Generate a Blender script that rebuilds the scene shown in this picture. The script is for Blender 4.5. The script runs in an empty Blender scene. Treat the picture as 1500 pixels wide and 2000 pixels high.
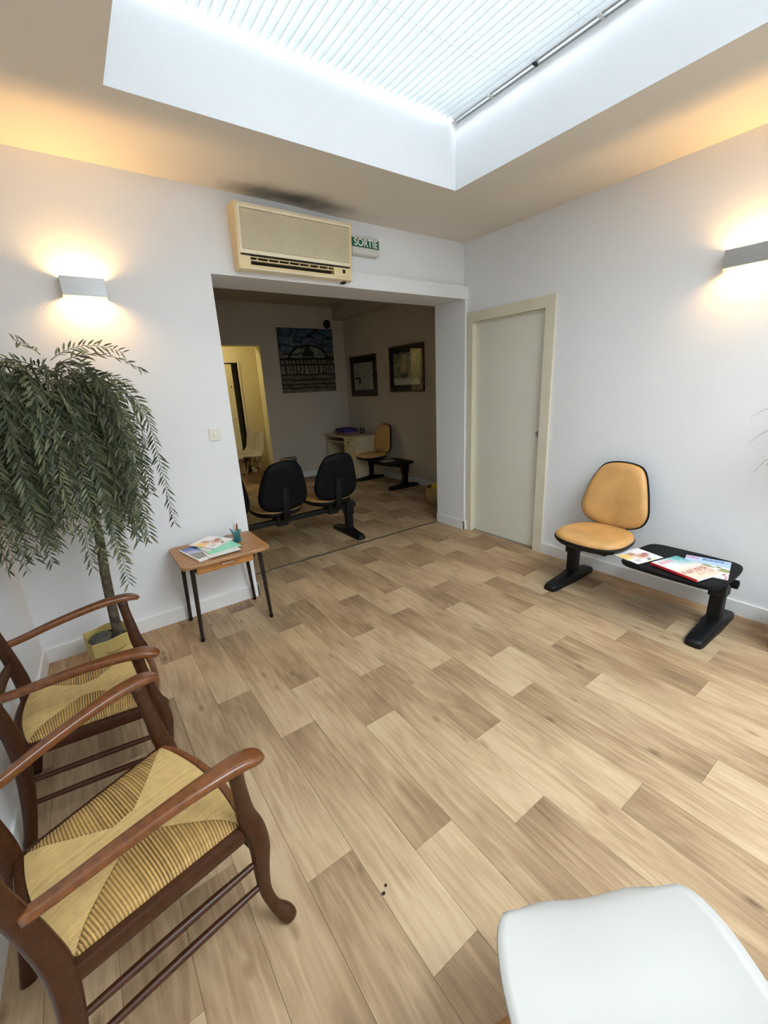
import bpy, bmesh, math, random
from mathutils import Vector, Matrix, Euler, noise
PI = math.pi
random.seed(7)
S = bpy.context.scene
C = bpy.context.collection

# ------------------------------------------------------------------ camera
cam = bpy.data.objects.new('camera', bpy.data.cameras.new('camera'))
C.objects.link(cam)
cam.location = (0, 0, 1.5)
cam.rotation_euler = (math.radians(73.3305), math.radians(2.7374), math.radians(-36.0704))
cam.data.sensor_fit = 'HORIZONTAL'
cam.data.sensor_width = 36.0
cam.data.lens = 824.8 / 1500 * 36.0
cam.data.clip_start = 0.02
S.camera = cam

# ------------------------------------------------------------------ world, light, exposure
w = bpy.data.worlds.new('overcast_sky'); S.world = w
w.use_nodes = True
bg = w.node_tree.nodes['Background']
bg.inputs[0].default_value = (0.80, 0.90, 1.0, 1)
bg.inputs[1].default_value = 1.0

def area(name, loc, rot, sx, sy, power, color, spread=180):
    l = bpy.data.lights.new(name, 'AREA'); l.shape = 'RECTANGLE'
    l.size = sx; l.size_y = sy; l.energy = power; l.color = color
    o = bpy.data.objects.new(name, l); C.objects.link(o)
    o.location = loc; o.rotation_euler = rot
    l.spread = math.radians(spread)
    return o
# daylight over the blind and the added, unseen open strip of skylight
area('skylight_daylight', (1.335, 0.19, 3.24), (0, 0, 0), 1.90, 4.14, 400, (0.81, 0.925, 1.0), 160)

S.view_settings.view_transform = 'Standard'
S.view_settings.look = 'None'
S.view_settings.gamma = 1.0
S.view_settings.use_curve_mapping = False
S.view_settings.exposure = 0.12

# ------------------------------------------------------------------ materials
MATS = {}
def lin(c):
    return tuple(((v / 255) / 12.92 if v / 255 <= 0.04045 else ((v / 255 + 0.055) / 1.055) ** 2.4) for v in c)

def M(name, color, rough=0.5, metal=0.0, noise_=None, bump=None, spec=0.5, emit=None, stretch=None, coat=0.0, sub=None):
    if name in MATS: return MATS[name]
    m = bpy.data.materials.new(name); m.use_nodes = True
    nt = m.node_tree; b = nt.nodes['Principled BSDF']
    col = (*color, 1)
    b.inputs['Base Color'].default_value = col
    b.inputs['Roughness'].default_value = rough
    b.inputs['Metallic'].default_value = metal
    b.inputs['Specular IOR Level'].default_value = spec
    if coat: b.inputs['Coat Weight'].default_value = coat; b.inputs['Coat Roughness'].default_value = 0.2
    tc = nt.nodes.new('ShaderNodeTexCoord')
    src = tc.outputs['Object']
    if stretch:
        mp = nt.nodes.new('ShaderNodeMapping'); mp.inputs['Scale'].default_value = stretch
        nt.links.new(src, mp.inputs['Vector']); src = mp.outputs['Vector']
    if noise_:
        sc, amt = noise_[:2]
        n = nt.nodes.new('ShaderNodeTexNoise'); n.inputs['Scale'].default_value = sc
        n.inputs['Detail'].default_value = 5.0
        nt.links.new(src, n.inputs['Vector'])
        r = nt.nodes.new('ShaderNodeValToRGB')
        lo = tuple(max(0, c * (1 - amt)) for c in color); hi = tuple(min(1, c * (1 + amt)) for c in color)
        if len(noise_) > 2: lo = noise_[2]
        r.color_ramp.elements[0].position = 0.3; r.color_ramp.elements[1].position = 0.7
        r.color_ramp.elements[0].color = (*lo, 1); r.color_ramp.elements[1].color = (*hi, 1)
        nt.links.new(n.outputs['Fac'], r.inputs['Fac'])
        nt.links.new(r.outputs['Color'], b.inputs['Base Color'])
    if bump:
        sc, st = bump
        n2 = nt.nodes.new('ShaderNodeTexNoise'); n2.inputs['Scale'].default_value = sc; n2.inputs['Detail'].default_value = 3.0
        nt.links.new(src, n2.inputs['Vector'])
        bp = nt.nodes.new('ShaderNodeBump'); bp.inputs['Strength'].default_value = st; bp.inputs['Distance'].default_value = 0.004
        nt.links.new(n2.outputs['Fac'], bp.inputs['Height']); nt.links.new(bp.outputs['Normal'], b.inputs['Normal'])
    if emit:
        b.inputs['Emission Color'].default_value = (*emit[0], 1); b.inputs['Emission Strength'].default_value = emit[1]
    MATS[name] = m
    return m

PAINT = (0.81, 0.815, 0.825)
m_wall = M('wall_paint', PAINT, 0.85, noise_=(1.5, 0.02), bump=(90, 0.12), spec=0.25)
m_warm_lit = M('warm_lit_wall_paint', (0.68, 0.60, 0.49), 0.85, noise_=(1.5, 0.03), bump=(90, 0.12), spec=0.25)  # warm light in the far room is put into this wall colour
m_white = M('white_gloss_paint', (0.80, 0.80, 0.78), 0.45, noise_=(3, 0.03))
m_cream = M('cream_door_paint', (0.77, 0.755, 0.645), 0.45, noise_=(2.2, 0.03))
m_casing = M('cream_casing_paint', (0.72, 0.67, 0.52), 0.5, noise_=(4, 0.05))
m_yellow_wall = M('yellow_corridor_paint', (0.74, 0.68, 0.46), 0.85, noise_=(2, 0.04), bump=(70, 0.15))
m_black = M('black_plastic', (0.0035, 0.004, 0.0045), 0.45, bump=(220, 0.05), spec=0.3)
m_black_matte = M('black_matte_plastic', (0.0025, 0.003, 0.004), 0.55, bump=(300, 0.08), spec=0.16)
m_tan = M('tan_vinyl', (0.60, 0.335, 0.115), 0.42, noise_=(7, 0.16), bump=(160, 0.05))
m_lit_wood = M('top_lit_beech', (0.150, 0.048, 0.013), 0.28, noise_=(14, 0.3), stretch=(4, 4, 4), coat=0.35)  # top light on arms and front rail put into a lighter wood
m_shaded_wood = M('shaded_dark_beech', (0.046, 0.0135, 0.0040), 0.36, noise_=(14, 0.28), stretch=(4, 4, 4), coat=0.08, spec=0.32)  # same dark wood, darkened further to hold the shade on legs and rails
m_tablewood = M('table_laminate', (0.36, 0.185, 0.075), 0.42, noise_=(10, 0.35), stretch=(1.2, 14, 8))
m_drawerwood = M('drawer_wood', (0.40, 0.17, 0.045), 0.42, noise_=(8, 0.3), stretch=(2, 8, 8))
m_leg = M('dark_steel_tube', (0.035, 0.028, 0.024), 0.38, metal=0.5, noise_=(40, 0.3))
m_shell = M('white_polypropylene', (0.41, 0.388, 0.358), 0.42, bump=(150, 0.02))
m_beech = M('beech_leg', (0.42, 0.20, 0.08), 0.45, noise_=(12, 0.25), stretch=(6, 6, 1))
m_steel = M('brushed_aluminium', (0.42, 0.41, 0.40), 0.38, metal=0.85, noise_=(20, 0.08), stretch=(1, 1, 20))
m_chrome = M('chrome', (0.68, 0.67, 0.64), 0.32, metal=0.85)
m_wire = M('black_wire', (0.02, 0.02, 0.02), 0.4, metal=0.6)
m_ac = M('aged_ivory_plastic', (0.80, 0.64, 0.35), 0.45, noise_=(5, 0.08))
m_ac_light = M('pale_ivory_plastic', (0.86, 0.76, 0.54), 0.45, noise_=(5, 0.05))
m_dark = M('dark_void', (0.008, 0.007, 0.006), 0.8)
m_green = M('exit_green', (0.008, 0.115, 0.055), 0.4)
m_text = M('white_lettering', (0.80, 0.82, 0.78), 0.5)
m_signbox = M('sign_translucent_plastic', (0.62, 0.60, 0.55), 0.35)
m_switch = M('ivory_switch_plastic', (0.76, 0.74, 0.66), 0.35)
m_paperbag = M('kraft_paper', (0.54, 0.40, 0.135), 0.75, noise_=(4, 0.12), bump=(25, 0.25))
m_soilpot = M('black_nursery_pot', (0.02, 0.021, 0.02), 0.5)
m_slate = M('grey_slate_disc', (0.075, 0.08, 0.075), 0.6, noise_=(18, 0.4))
m_bark = M('mossy_bark', (0.085, 0.065, 0.042), 0.85, noise_=(30, 0.6), bump=(45, 0.9))
m_twig = M('green_twig', (0.10, 0.085, 0.035), 0.7)
m_desk = M('desk_laminate', (0.62, 0.53, 0.34), 0.45, noise_=(6, 0.06))
m_basket = M('woven_straw', (0.42, 0.30, 0.12), 0.75, noise_=(60, 0.35), bump=(120, 0.8))
m_yellow_cloth = M('yellow_plush', (0.75, 0.55, 0.03), 0.85, noise_=(20, 0.3))
m_brown_plush = M('brown_plush', (0.10, 0.045, 0.03), 0.85)
m_purple = M('purple_fabric', (0.045, 0.03, 0.19), 0.75, noise_=(14, 0.4))
m_pinkbox = M('pink_card', (0.34, 0.14, 0.17), 0.7, noise_=(30, 0.5))
m_frame = M('dark_wood_frame', (0.075, 0.030, 0.016), 0.4, noise_=(30, 0.3))
m_mat = M('navy_black_mount', (0.012, 0.013, 0.02), 0.7)
m_debris = M('dry_debris', (0.02, 0.012, 0.008), 0.9)
m_bin = M('grey_metal_bin', (0.16, 0.15, 0.14), 0.4, metal=0.5)
m_paper = M('white_paper', (0.82, 0.82, 0.80), 0.5)
m_red = M('red_spine', (0.55, 0.02, 0.03), 0.35)
m_bulb = M('halogen_bulb', (1, 0.8, 0.5), 0.5, emit=((1.0, 0.58, 0.20), 950.0))

def glassy(name, color, transp=0.6, rough=0.1):
    m = bpy.data.materials.new(name); m.use_nodes = True
    nt = m.node_tree; nt.nodes.remove(nt.nodes['Principled BSDF'])
    out = nt.nodes['Material Output']
    t = nt.nodes.new('ShaderNodeBsdfTransparent'); t.inputs[0].default_value = (*color, 1)
    g = nt.nodes.new('ShaderNodeBsdfGlossy'); g.inputs['Roughness'].default_value = rough
    d = nt.nodes.new('ShaderNodeBsdfTranslucent'); d.inputs[0].default_value = (*color, 1)
    mx = nt.nodes.new('ShaderNodeMixShader'); mx.inputs[0].default_value = 1 - transp
    nt.links.new(t.outputs[0], mx.inputs[1]); nt.links.new(d.outputs[0], mx.inputs[2])
    lw = nt.nodes.new('ShaderNodeLayerWeight'); pw = nt.nodes.new('ShaderNodeMath'); pw.operation = 'POWER'; pw.inputs[1].default_value = 5.0
    lw.inputs[0].default_value = 0.5; nt.links.new(lw.outputs['Facing'], pw.inputs[0])
    fr = nt.nodes.new('ShaderNodeMath'); fr.operation = 'MULTIPLY_ADD'; fr.inputs[1].default_value = 0.9; fr.inputs[2].default_value = 0.035; nt.links.new(pw.outputs[0], fr.inputs[0])
    mx2 = nt.nodes.new('ShaderNodeMixShader')
    nt.links.new(fr.outputs[0], mx2.inputs[0]); nt.links.new(mx.outputs[0], mx2.inputs[1]); nt.links.new(g.outputs[0], mx2.inputs[2])
    nt.links.new(mx2.outputs[0], out.inputs[0])
    return m
m_pane = glassy('clear_glass', (0.97, 0.99, 0.98), 1.0, 0.02)
m_pictureglass = glassy('picture_glass', (0.95, 0.95, 0.95), 1.0, 0.02)
m_frosted = glassy('frosted_lamp_glass', (1.0, 0.88, 0.68), 0.35, 0.4)
m_cup = glassy('turquoise_glass', (0.50, 0.82, 0.88), 0.65, 0.1)

def blind_material():
    m = bpy.data.materials.new('pleated_blind_fabric'); m.use_nodes = True
    nt = m.node_tree; nt.nodes.remove(nt.nodes['Principled BSDF']); out = nt.nodes['Material Output']
    t = nt.nodes.new('ShaderNodeBsdfTransparent'); t.inputs[0].default_value = (1, 1, 1, 1)
    d = nt.nodes.new('ShaderNodeBsdfTranslucent'); d.inputs[0].default_value = (0.125, 0.132, 0.137, 1)
    f = nt.nodes.new('ShaderNodeBsdfDiffuse'); f.inputs[0].default_value = (0.84, 0.86, 0.87, 1)
    a = nt.nodes.new('ShaderNodeMixShader'); a.inputs[0].default_value = 0.5
    nt.links.new(d.outputs[0], a.inputs[1]); nt.links.new(f.outputs[0], a.inputs[2])
    b = nt.nodes.new('ShaderNodeMixShader'); b.inputs[0].default_value = 0.98
    nt.links.new(t.outputs[0], b.inputs[1]); nt.links.new(a.outputs[0], b.inputs[2])
    nt.links.new(b.outputs[0], out.inputs[0])
    return m
m_blind = blind_material()

def attr_material(name, rough=0.5, spec=0.5):
    m = bpy.data.materials.new(name); m.use_nodes = True
    nt = m.node_tree; b = nt.nodes['Principled BSDF']
    a = nt.nodes.new('ShaderNodeAttribute'); a.attribute_name = 'Col'
    nt.links.new(a.outputs['Color'], b.inputs['Base Color'])
    b.inputs['Roughness'].default_value = rough; b.inputs['Specular IOR Level'].default_value = spec
    return m
m_print = attr_material('printed_cover', 0.35)
m_canvas = attr_material('painted_canvas', 0.7, 0.25)
m_rush = attr_material('woven_rush', 0.55, 0.35)

def leaf_material():
    m = bpy.data.materials.new('willow_leaf'); m.use_nodes = True
    nt = m.node_tree; b = nt.nodes['Principled BSDF']; b.inputs['Roughness'].default_value = 0.5
    a = nt.nodes.new('ShaderNodeAttribute'); a.attribute_name = 'Col'
    nt.links.new(a.outputs['Color'], b.inputs['Base Color'])
    tr = nt.nodes.new('ShaderNodeBsdfTranslucent'); nt.links.new(a.outputs['Color'], tr.inputs[0])
    mx = nt.nodes.new('ShaderNodeMixShader'); mx.inputs[0].default_value = 0.2
    nt.links.new(b.outputs[0], mx.inputs[1]); nt.links.new(tr.outputs[0], mx.inputs[2])
    nt.links.new(mx.outputs[0], nt.nodes['Material Output'].inputs[0])
    return m
m_leaf = leaf_material()

def plank_material():
    m = bpy.data.materials.new('oak_vinyl_plank'); m.use_nodes = True
    nt = m.node_tree; L = nt.links.new; N = nt.nodes.new
    b = nt.nodes['Principled BSDF']; b.inputs['Roughness'].default_value = 0.48; b.inputs['Specular IOR Level'].default_value = 0.3
    oi = N('ShaderNodeObjectInfo'); tc = N('ShaderNodeTexCoord')
    sep = N('ShaderNodeSeparateColor'); L(oi.outputs['Color'], sep.inputs[0])
    sx = N('ShaderNodeSeparateXYZ'); L(tc.outputs['Object'], sx.inputs[0])
    # t = 0 at the far end of the plank, 1 at the near end
    t = N('ShaderNodeMath'); t.operation = 'MULTIPLY'; t.inputs[1].default_value = -1 / 1.01; L(sx.outputs['Y'], t.inputs[0])
    mixt = N('ShaderNodeMix'); mixt.data_type = 'FLOAT'; L(t.outputs[0], mixt.inputs[0]); L(sep.outputs[0], mixt.inputs[2]); L(sep.outputs[1], mixt.inputs[3])
    off = N('ShaderNodeVectorMath'); off.operation = 'SCALE'; off.inputs[0].default_value = (13, 29, 7); L(sep.outputs[2], off.inputs['Scale'])
    add = N('ShaderNodeVectorMath'); L(tc.outputs['Object'], add.inputs[0]); L(off.outputs[0], add.inputs[1])
    mp = N('ShaderNodeMapping'); mp.inputs['Scale'].default_value = (26, 1.7, 1); L(add.outputs[0], mp.inputs[0])
    n1 = N('ShaderNodeTexNoise'); n1.inputs['Scale'].default_value = 2.4; n1.inputs['Detail'].default_value = 7; n1.inputs['Roughness'].default_value = 0.62; n1.inputs['Distortion'].default_value = 0.5
    L(mp.outputs[0], n1.inputs[0])
    # cathedral grain
    mp2 = N('ShaderNodeMapping'); mp2.inputs['Scale'].default_value = (9, 1.5, 1); L(add.outputs[0], mp2.inputs[0])
    n2 = N('ShaderNodeTexNoise'); n2.inputs['Scale'].default_value = 1.0; n2.inputs['Detail'].default_value = 1.5; L(mp2.outputs[0], n2.inputs[0])
    mul = N('ShaderNodeMath'); mul.operation = 'MULTIPLY'; mul.inputs[1].default_value = 55; L(n2.outputs[0], mul.inputs[0])
    sn = N('ShaderNodeMath'); sn.operation = 'SINE'; L(mul.outputs[0], sn.inputs[0])
    # broad clouds
    mp3 = N('ShaderNodeMapping'); mp3.inputs['Scale'].default_value = (7, 2.2, 1); L(add.outputs[0], mp3.inputs[0])
    n3 = N('ShaderNodeTexNoise'); n3.inputs['Scale'].default_value = 1.3; n3.inputs['Detail'].default_value = 2; L(mp3.outputs[0], n3.inputs[0])
    # knots
    mp4 = N('ShaderNodeMapping'); mp4.inputs['Scale'].default_value = (9, 4.5, 1); L(add.outputs[0], mp4.inputs[0])
    vo = N('ShaderNodeTexVoronoi'); vo.inputs['Scale'].default_value = 1.0; L(mp4.outputs[0], vo.inputs[0])
    kn = N('ShaderNodeMapRange'); kn.inputs[1].default_value = 0.0; kn.inputs[2].default_value = 0.16; kn.inputs[3].default_value = -0.42; kn.inputs[4].default_value = 0.0; L(vo.outputs['Distance'], kn.inputs[0])
    kn_gate = N('ShaderNodeMath'); kn_gate.operation = 'GREATER_THAN'; kn_gate.inputs[1].default_value = 0.55
    sc = N('ShaderNodeSeparateColor'); L(vo.outputs['Color'], sc.inputs[0]); L(sc.outputs[0], kn_gate.inputs[0])
    kk = N('ShaderNodeMath'); kk.operation = 'MULTIPLY'; L(kn.outputs[0], kk.inputs[0]); L(kn_gate.outputs[0], kk.inputs[1])
    def lincomb(a, s, base):
        x = N('ShaderNodeMath'); x.operation = 'MULTIPLY_ADD'; x.inputs[1].default_value = s
        L(a, x.inputs[0]); L(base, x.inputs[2]); return x.outputs[0]
    v = lincomb(n1.outputs[0], 0.75, mixt.outputs[0])
    v = lincomb(sn.outputs[0], 0.045, v)
    v = lincomb(n3.outputs[0], 0.55, v)
    a2 = N('ShaderNodeMath'); L(v, a2.inputs[0]); L(kk.outputs[0], a2.inputs[1])
    sub = N('ShaderNodeMath'); sub.operation = 'SUBTRACT'; sub.inputs[1].default_value = 0.65; L(a2.outputs[0], sub.inputs[0])
    r = N('ShaderNodeValToRGB'); L(sub.outputs[0], r.inputs[0])
    e = r.color_ramp.elements
    e[0].position = 0.0; e[0].color = (0.15, 0.090, 0.050, 1)
    e[1].position = 1.0; e[1].color = (0.585, 0.437, 0.277, 1)
    x = e.new(0.35); x.color = (0.325, 0.210, 0.116, 1)
    x = e.new(0.65); x.color = (0.48, 0.335, 0.195, 1)
    L(r.outputs[0], b.inputs['Base Color'])
    bp = N('ShaderNodeBump'); bp.inputs['Strength'].default_value = 0.08; bp.inputs['Distance'].default_value = 0.002; L(n1.outputs[0], bp.inputs['Height']); L(bp.outputs[0], b.inputs['Normal'])
    return m
m_plank = plank_material()

def ceiling_material():
    m = bpy.data.materials.new('warm_lit_ceiling'); m.use_nodes = True
    nt = m.node_tree; L = nt.links.new; N = nt.nodes.new
    b = nt.nodes['Principled BSDF']; b.inputs['Roughness'].default_value = 0.9; b.inputs['Specular IOR Level'].default_value = 0.2
    tc = N('ShaderNodeTexCoord')
    # soot blown onto the ceiling above the air conditioner
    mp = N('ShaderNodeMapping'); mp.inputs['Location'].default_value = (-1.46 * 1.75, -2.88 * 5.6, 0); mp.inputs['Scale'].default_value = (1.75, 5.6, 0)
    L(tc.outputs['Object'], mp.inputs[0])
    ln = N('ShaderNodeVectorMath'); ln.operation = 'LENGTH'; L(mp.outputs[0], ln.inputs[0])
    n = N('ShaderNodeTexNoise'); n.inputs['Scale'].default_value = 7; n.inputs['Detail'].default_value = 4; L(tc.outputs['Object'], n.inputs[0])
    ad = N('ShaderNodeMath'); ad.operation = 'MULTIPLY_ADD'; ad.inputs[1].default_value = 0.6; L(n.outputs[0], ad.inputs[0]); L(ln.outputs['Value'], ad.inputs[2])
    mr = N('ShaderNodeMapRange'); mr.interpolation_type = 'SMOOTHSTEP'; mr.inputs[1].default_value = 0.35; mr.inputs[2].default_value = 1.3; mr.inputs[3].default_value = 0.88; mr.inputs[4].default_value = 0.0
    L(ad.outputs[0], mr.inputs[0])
    mx = N('ShaderNodeMix'); mx.data_type = 'RGBA'; mx.inputs[6].default_value = (0.80, 0.745, 0.655, 1); mx.inputs[7].default_value = (0.10, 0.085, 0.07, 1)  # base tan holds the warm floor bounce and sconce light
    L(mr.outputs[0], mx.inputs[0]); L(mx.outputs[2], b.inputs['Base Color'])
    n2 = N('ShaderNodeTexNoise'); n2.inputs['Scale'].default_value = 60; L(tc.outputs['Object'], n2.inputs[0])
    bp = N('ShaderNodeBump'); bp.inputs['Strength'].default_value = 0.12; bp.inputs['Distance'].default_value = 0.004; L(n2.outputs[0], bp.inputs['Height']); L(bp.outputs[0], b.inputs['Normal'])
    return m
m_ceiling = ceiling_material()

# ------------------------------------------------------------------ mesh helpers
def obj(name, bm, mat, parent=None, smooth=False, loc=None, rot=None, recalc=True):
    me = bpy.data.meshes.new(name)
    if recalc: bmesh.ops.recalc_face_normals(bm, faces=bm.faces)
    bm.to_mesh(me); bm.free()
    for x in (mat if isinstance(mat, (list, tuple)) else [mat]): me.materials.append(x)
    if smooth:
        for p in me.polygons: p.use_smooth = True
        if smooth != 'all':
            me.set_sharp_from_angle(angle=math.radians(38))
    o = bpy.data.objects.new(name, me); C.objects.link(o)
    if parent: o.parent = parent
    if loc: o.location = loc
    if rot: o.rotation_euler = rot
    return o

def tag(o, label, cat, group=None):
    o['label'] = label; o['category'] = cat
    if group: o['group'] = group
    return o

def thing(name, label, cat, loc=(0, 0, 0), rz=0.0, group=None):
    o = bpy.data.objects.new(name, None); C.objects.link(o)
    o.empty_display_size = 0.1
    o.location = loc; o.rotation_euler = (0, 0, rz)
    return tag(o, label, cat, group)

def struct(name, bm, mat, parent=None, smooth=False):
    o = obj(name, bm, mat, parent, smooth)
    if parent is None: o['kind'] = 'structure'
    return o

def dup(root, loc, rz, label, group=None):
    r = root.copy(); C.objects.link(r); r.location = loc; r.rotation_euler = (0, 0, rz); r['label'] = label
    if group: r['group'] = group
    for ch in root.children:
        c = ch.copy(); C.objects.link(c); c.parent = r
        for g in ch.children:
            d = g.copy(); C.objects.link(d); d.parent = c
    return r

def box(bm, x0, x1, y0, y1, z0, z1, bevel=0.0, seg=2, mi=0):
    vs = [bm.verts.new((x, y, z)) for z in (z0, z1) for y in (y0, y1) for x in (x0, x1)]
    idx = ((0, 2, 3, 1), (4, 5, 7, 6), (0, 1, 5, 4), (2, 6, 7, 3), (0, 4, 6, 2), (1, 3, 7, 5))
    fs = [bm.faces.new([vs[i] for i in f]) for f in idx]
    for f in fs: f.material_index = mi
    if bevel > 0:
        es = list({e for f in fs for e in f.edges})
        bmesh.ops.bevel(bm, geom=es, offset=bevel, segments=seg, profile=0.5, affect='EDGES')
    return vs

def BM(): return bmesh.new()
def boxm(*a, **k):
    bm = BM(); box(bm, *a, **k); return bm

def loft(bm, secs, cap=True, closed=True, mi=0):
    rings = [[bm.verts.new(p) for p in s] for s in secs]
    n = len(rings[0])
    for a, b in zip(rings, rings[1:]):
        for i in range(n if closed else n - 1):
            j = (i + 1) % n
            f = bm.faces.new((a[i], a[j], b[j], b[i])); f.material_index = mi
    if cap and closed:
        f = bm.faces.new(rings[0][::-1]); f.material_index = mi
        f = bm.faces.new(rings[-1]); f.material_index = mi
    return rings

def catmull(pts, n):
    pts = [Vector(p) for p in pts]
    P = [pts[0] * 2 - pts[1]] + pts + [pts[-1] * 2 - pts[-2]]
    out = []
    for i in range(1, len(P) - 2):
        for k in range(n):
            t = k / n
            a, b, c, d = P[i - 1], P[i], P[i + 1], P[i + 2]
            out.append(0.5 * ((2 * b) + (c - a) * t + (2 * a - 5 * b + 4 * c - d) * t * t + (3 * b - a - 3 * c + d) * t ** 3))
    out.append(P[-2].copy())
    return out

def tube(bm, pts, rad, seg=10, up=(0, 0, 1), power=2.0, cap=True, smooth_n=0, mi=0):
    """rad: number, or per-point number / (side, normal) pair; section is a superellipse"""
    if not isinstance(rad, (list, tuple)) or (len(rad) == 2 and len(pts) != 2):
        rad = [rad] * len(pts)
    rr = [Vector((r, r, 0)) if not isinstance(r, (list, tuple)) else Vector((r[0], r[1], 0)) for r in rad]
    pts = [Vector(p) for p in pts]
    if smooth_n:
        pts = catmull(pts, smooth_n); rr = catmull(rr, smooth_n)
    up = Vector(up); secs = []
    for i, p in enumerate(pts):
        a = pts[max(0, i - 1)]; b = pts[min(len(pts) - 1, i + 1)]
        t = (b - a).normalized()
        s = t.cross(up)
        if s.length < 1e-4: s = t.cross(Vector((1, 0, 0)))
        s.normalize(); n = s.cross(t).normalized()
        ring = []
        for k in range(seg):
            an = 2 * PI * k / seg; c, q = math.cos(an), math.sin(an)
            c = math.copysign(abs(c) ** (2 / power), c); q = math.copysign(abs(q) ** (2 / power), q)
            ring.append(p + s * (c * rr[i].x) + n * (q * rr[i].y))
        secs.append(ring)
    loft(bm, secs, cap, mi=mi)

def lathe(bm, prof, seg=24, c=(0, 0, 0), cap=True, mi=0):
    secs = [[Vector((c[0] + r * math.cos(2 * PI * k / seg), c[1] + r * math.sin(2 * PI * k / seg), c[2] + z)) for k in range(seg)] for r, z in prof]
    loft(bm, secs, cap, mi=mi)

def mirror_outline(half):
    """half: (a, b) from a-end to other, b >= 0 ; returns closed smooth outline"""
    full = [(a, b) for a, b in half] + [(a, -b) for a, b in half[-2:0:-1]]
    n = len(full); out = []
    P = [Vector((a, b, 0)) for a, b in full]
    for i in range(n):
        a, b, c, d = P[i - 1], P[i], P[(i + 1) % n], P[(i + 2) % n]
        for k in range(3):
            t = k / 3
            out.append(0.5 * ((2 * b) + (c - a) * t + (2 * a - 5 * b + 4 * c - d) * t * t + (3 * b - a - 3 * c + d) * t ** 3))
    return [(p.x, p.y) for p in out]

def pillow(bm, outline, rings, fn, centre):
    """rings of (scale, height); fn maps (a, b, h) to 3D; first and last rings are capped"""
    secs = []
    for s, h in rings:
        secs.append([fn(centre[0] + (a - centre[0]) * s, centre[1] + (b - centre[1]) * s, h) for a, b in outline])
    loft(bm, secs)

def text_mesh(s, size, extrude=0.0005):
    cu = bpy.data.curves.new('lettering', 'FONT'); cu.body = s; cu.size = size; cu.extrude = extrude; cu.offset = 0.018 * size
    cu.align_x = 'CENTER'; cu.align_y = 'CENTER'
    o = bpy.data.objects.new('lettering', cu); C.objects.link(o)
    bpy.context.view_layer.update()
    me = bpy.data.meshes.new_from_object(o.evaluated_get(bpy.context.evaluated_depsgraph_get()))
    bpy.data.objects.remove(o); bpy.data.curves.remove(cu)
    return me

def text_obj(name, s, size, mat, parent, matrix, sx=1.0, bold=0.0):
    me = text_mesh(s, size)
    if bold:
        pass
    me.materials.clear(); me.materials.append(mat)
    o = bpy.data.objects.new(name, me); C.objects.link(o); o.parent = parent
    o.matrix_local = matrix @ Matrix.Diagonal((sx, 1, 1, 1))
    return o

def picture_mesh(name, wd, ht, nx, ny, fn, mat, parent=None, thick=0.0, side=(0.8, 0.8, 0.78)):
    """flat printed sheet in local XY (centre at origin, z = top), colour from fn(u, v), v up"""
    vs, fs, cols = [], [], []
    for j in range(ny + 1):
        for i in range(nx + 1):
            u, v = i / nx, j / ny
            vs.append(((u - .5) * wd, (v - .5) * ht, 0)); cols.append((*fn(u, v), 1))
    W = nx + 1
    for j in range(ny):
        for i in range(nx):
            a = j * W + i; fs.append((a, a + 1, a + W + 1, a + W))
    if thick:
        b = len(vs)
        for (x, y) in ((-.5, -.5), (.5, -.5), (.5, .5), (-.5, .5)):
            vs.append((x * wd, y * ht, -thick)); cols.append((*side, 1))
        t = len(vs)
        for (x, y) in ((-.5, -.5), (.5, -.5), (.5, .5), (-.5, .5)):
            vs.append((x * wd, y * ht, -0.0002)); cols.append((*side, 1))
        for i in range(4):
            j = (i + 1) % 4; fs.append((b + i, b + j, t + j, t + i))
        fs.append((b + 3, b + 2, b + 1, b))
    me = bpy.data.meshes.new(name); me.from_pydata(vs, [], fs)
    ca = me.color_attributes.new('Col', 'FLOAT_COLOR', 'POINT')
    ca.data.foreach_set('color', [c for q in cols for c in q])
    me.materials.append(mat)
    o = bpy.data.objects.new(name, me); C.objects.link(o)
    if parent: o.parent = parent
    return o

# ------------------------------------------------------------------ room dimensions
XR, YB, ZC = 3.16, 2.985, 2.68
YF = -2.2
LX = lambda y: -0.42 + 0.0317 * (y - YB)      # slightly skewed left wall
Y2, Y3 = 3.375, 6.88
XR2, ZC2 = 4.18, 2.815
SKX0, SKX1, SKY0, SKY1 = 0.37, 2.305, -1.92, 2.285  # skylight lengthened behind the camera to let in more light
OPX, OPZ = 0.885, 2.222

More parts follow.
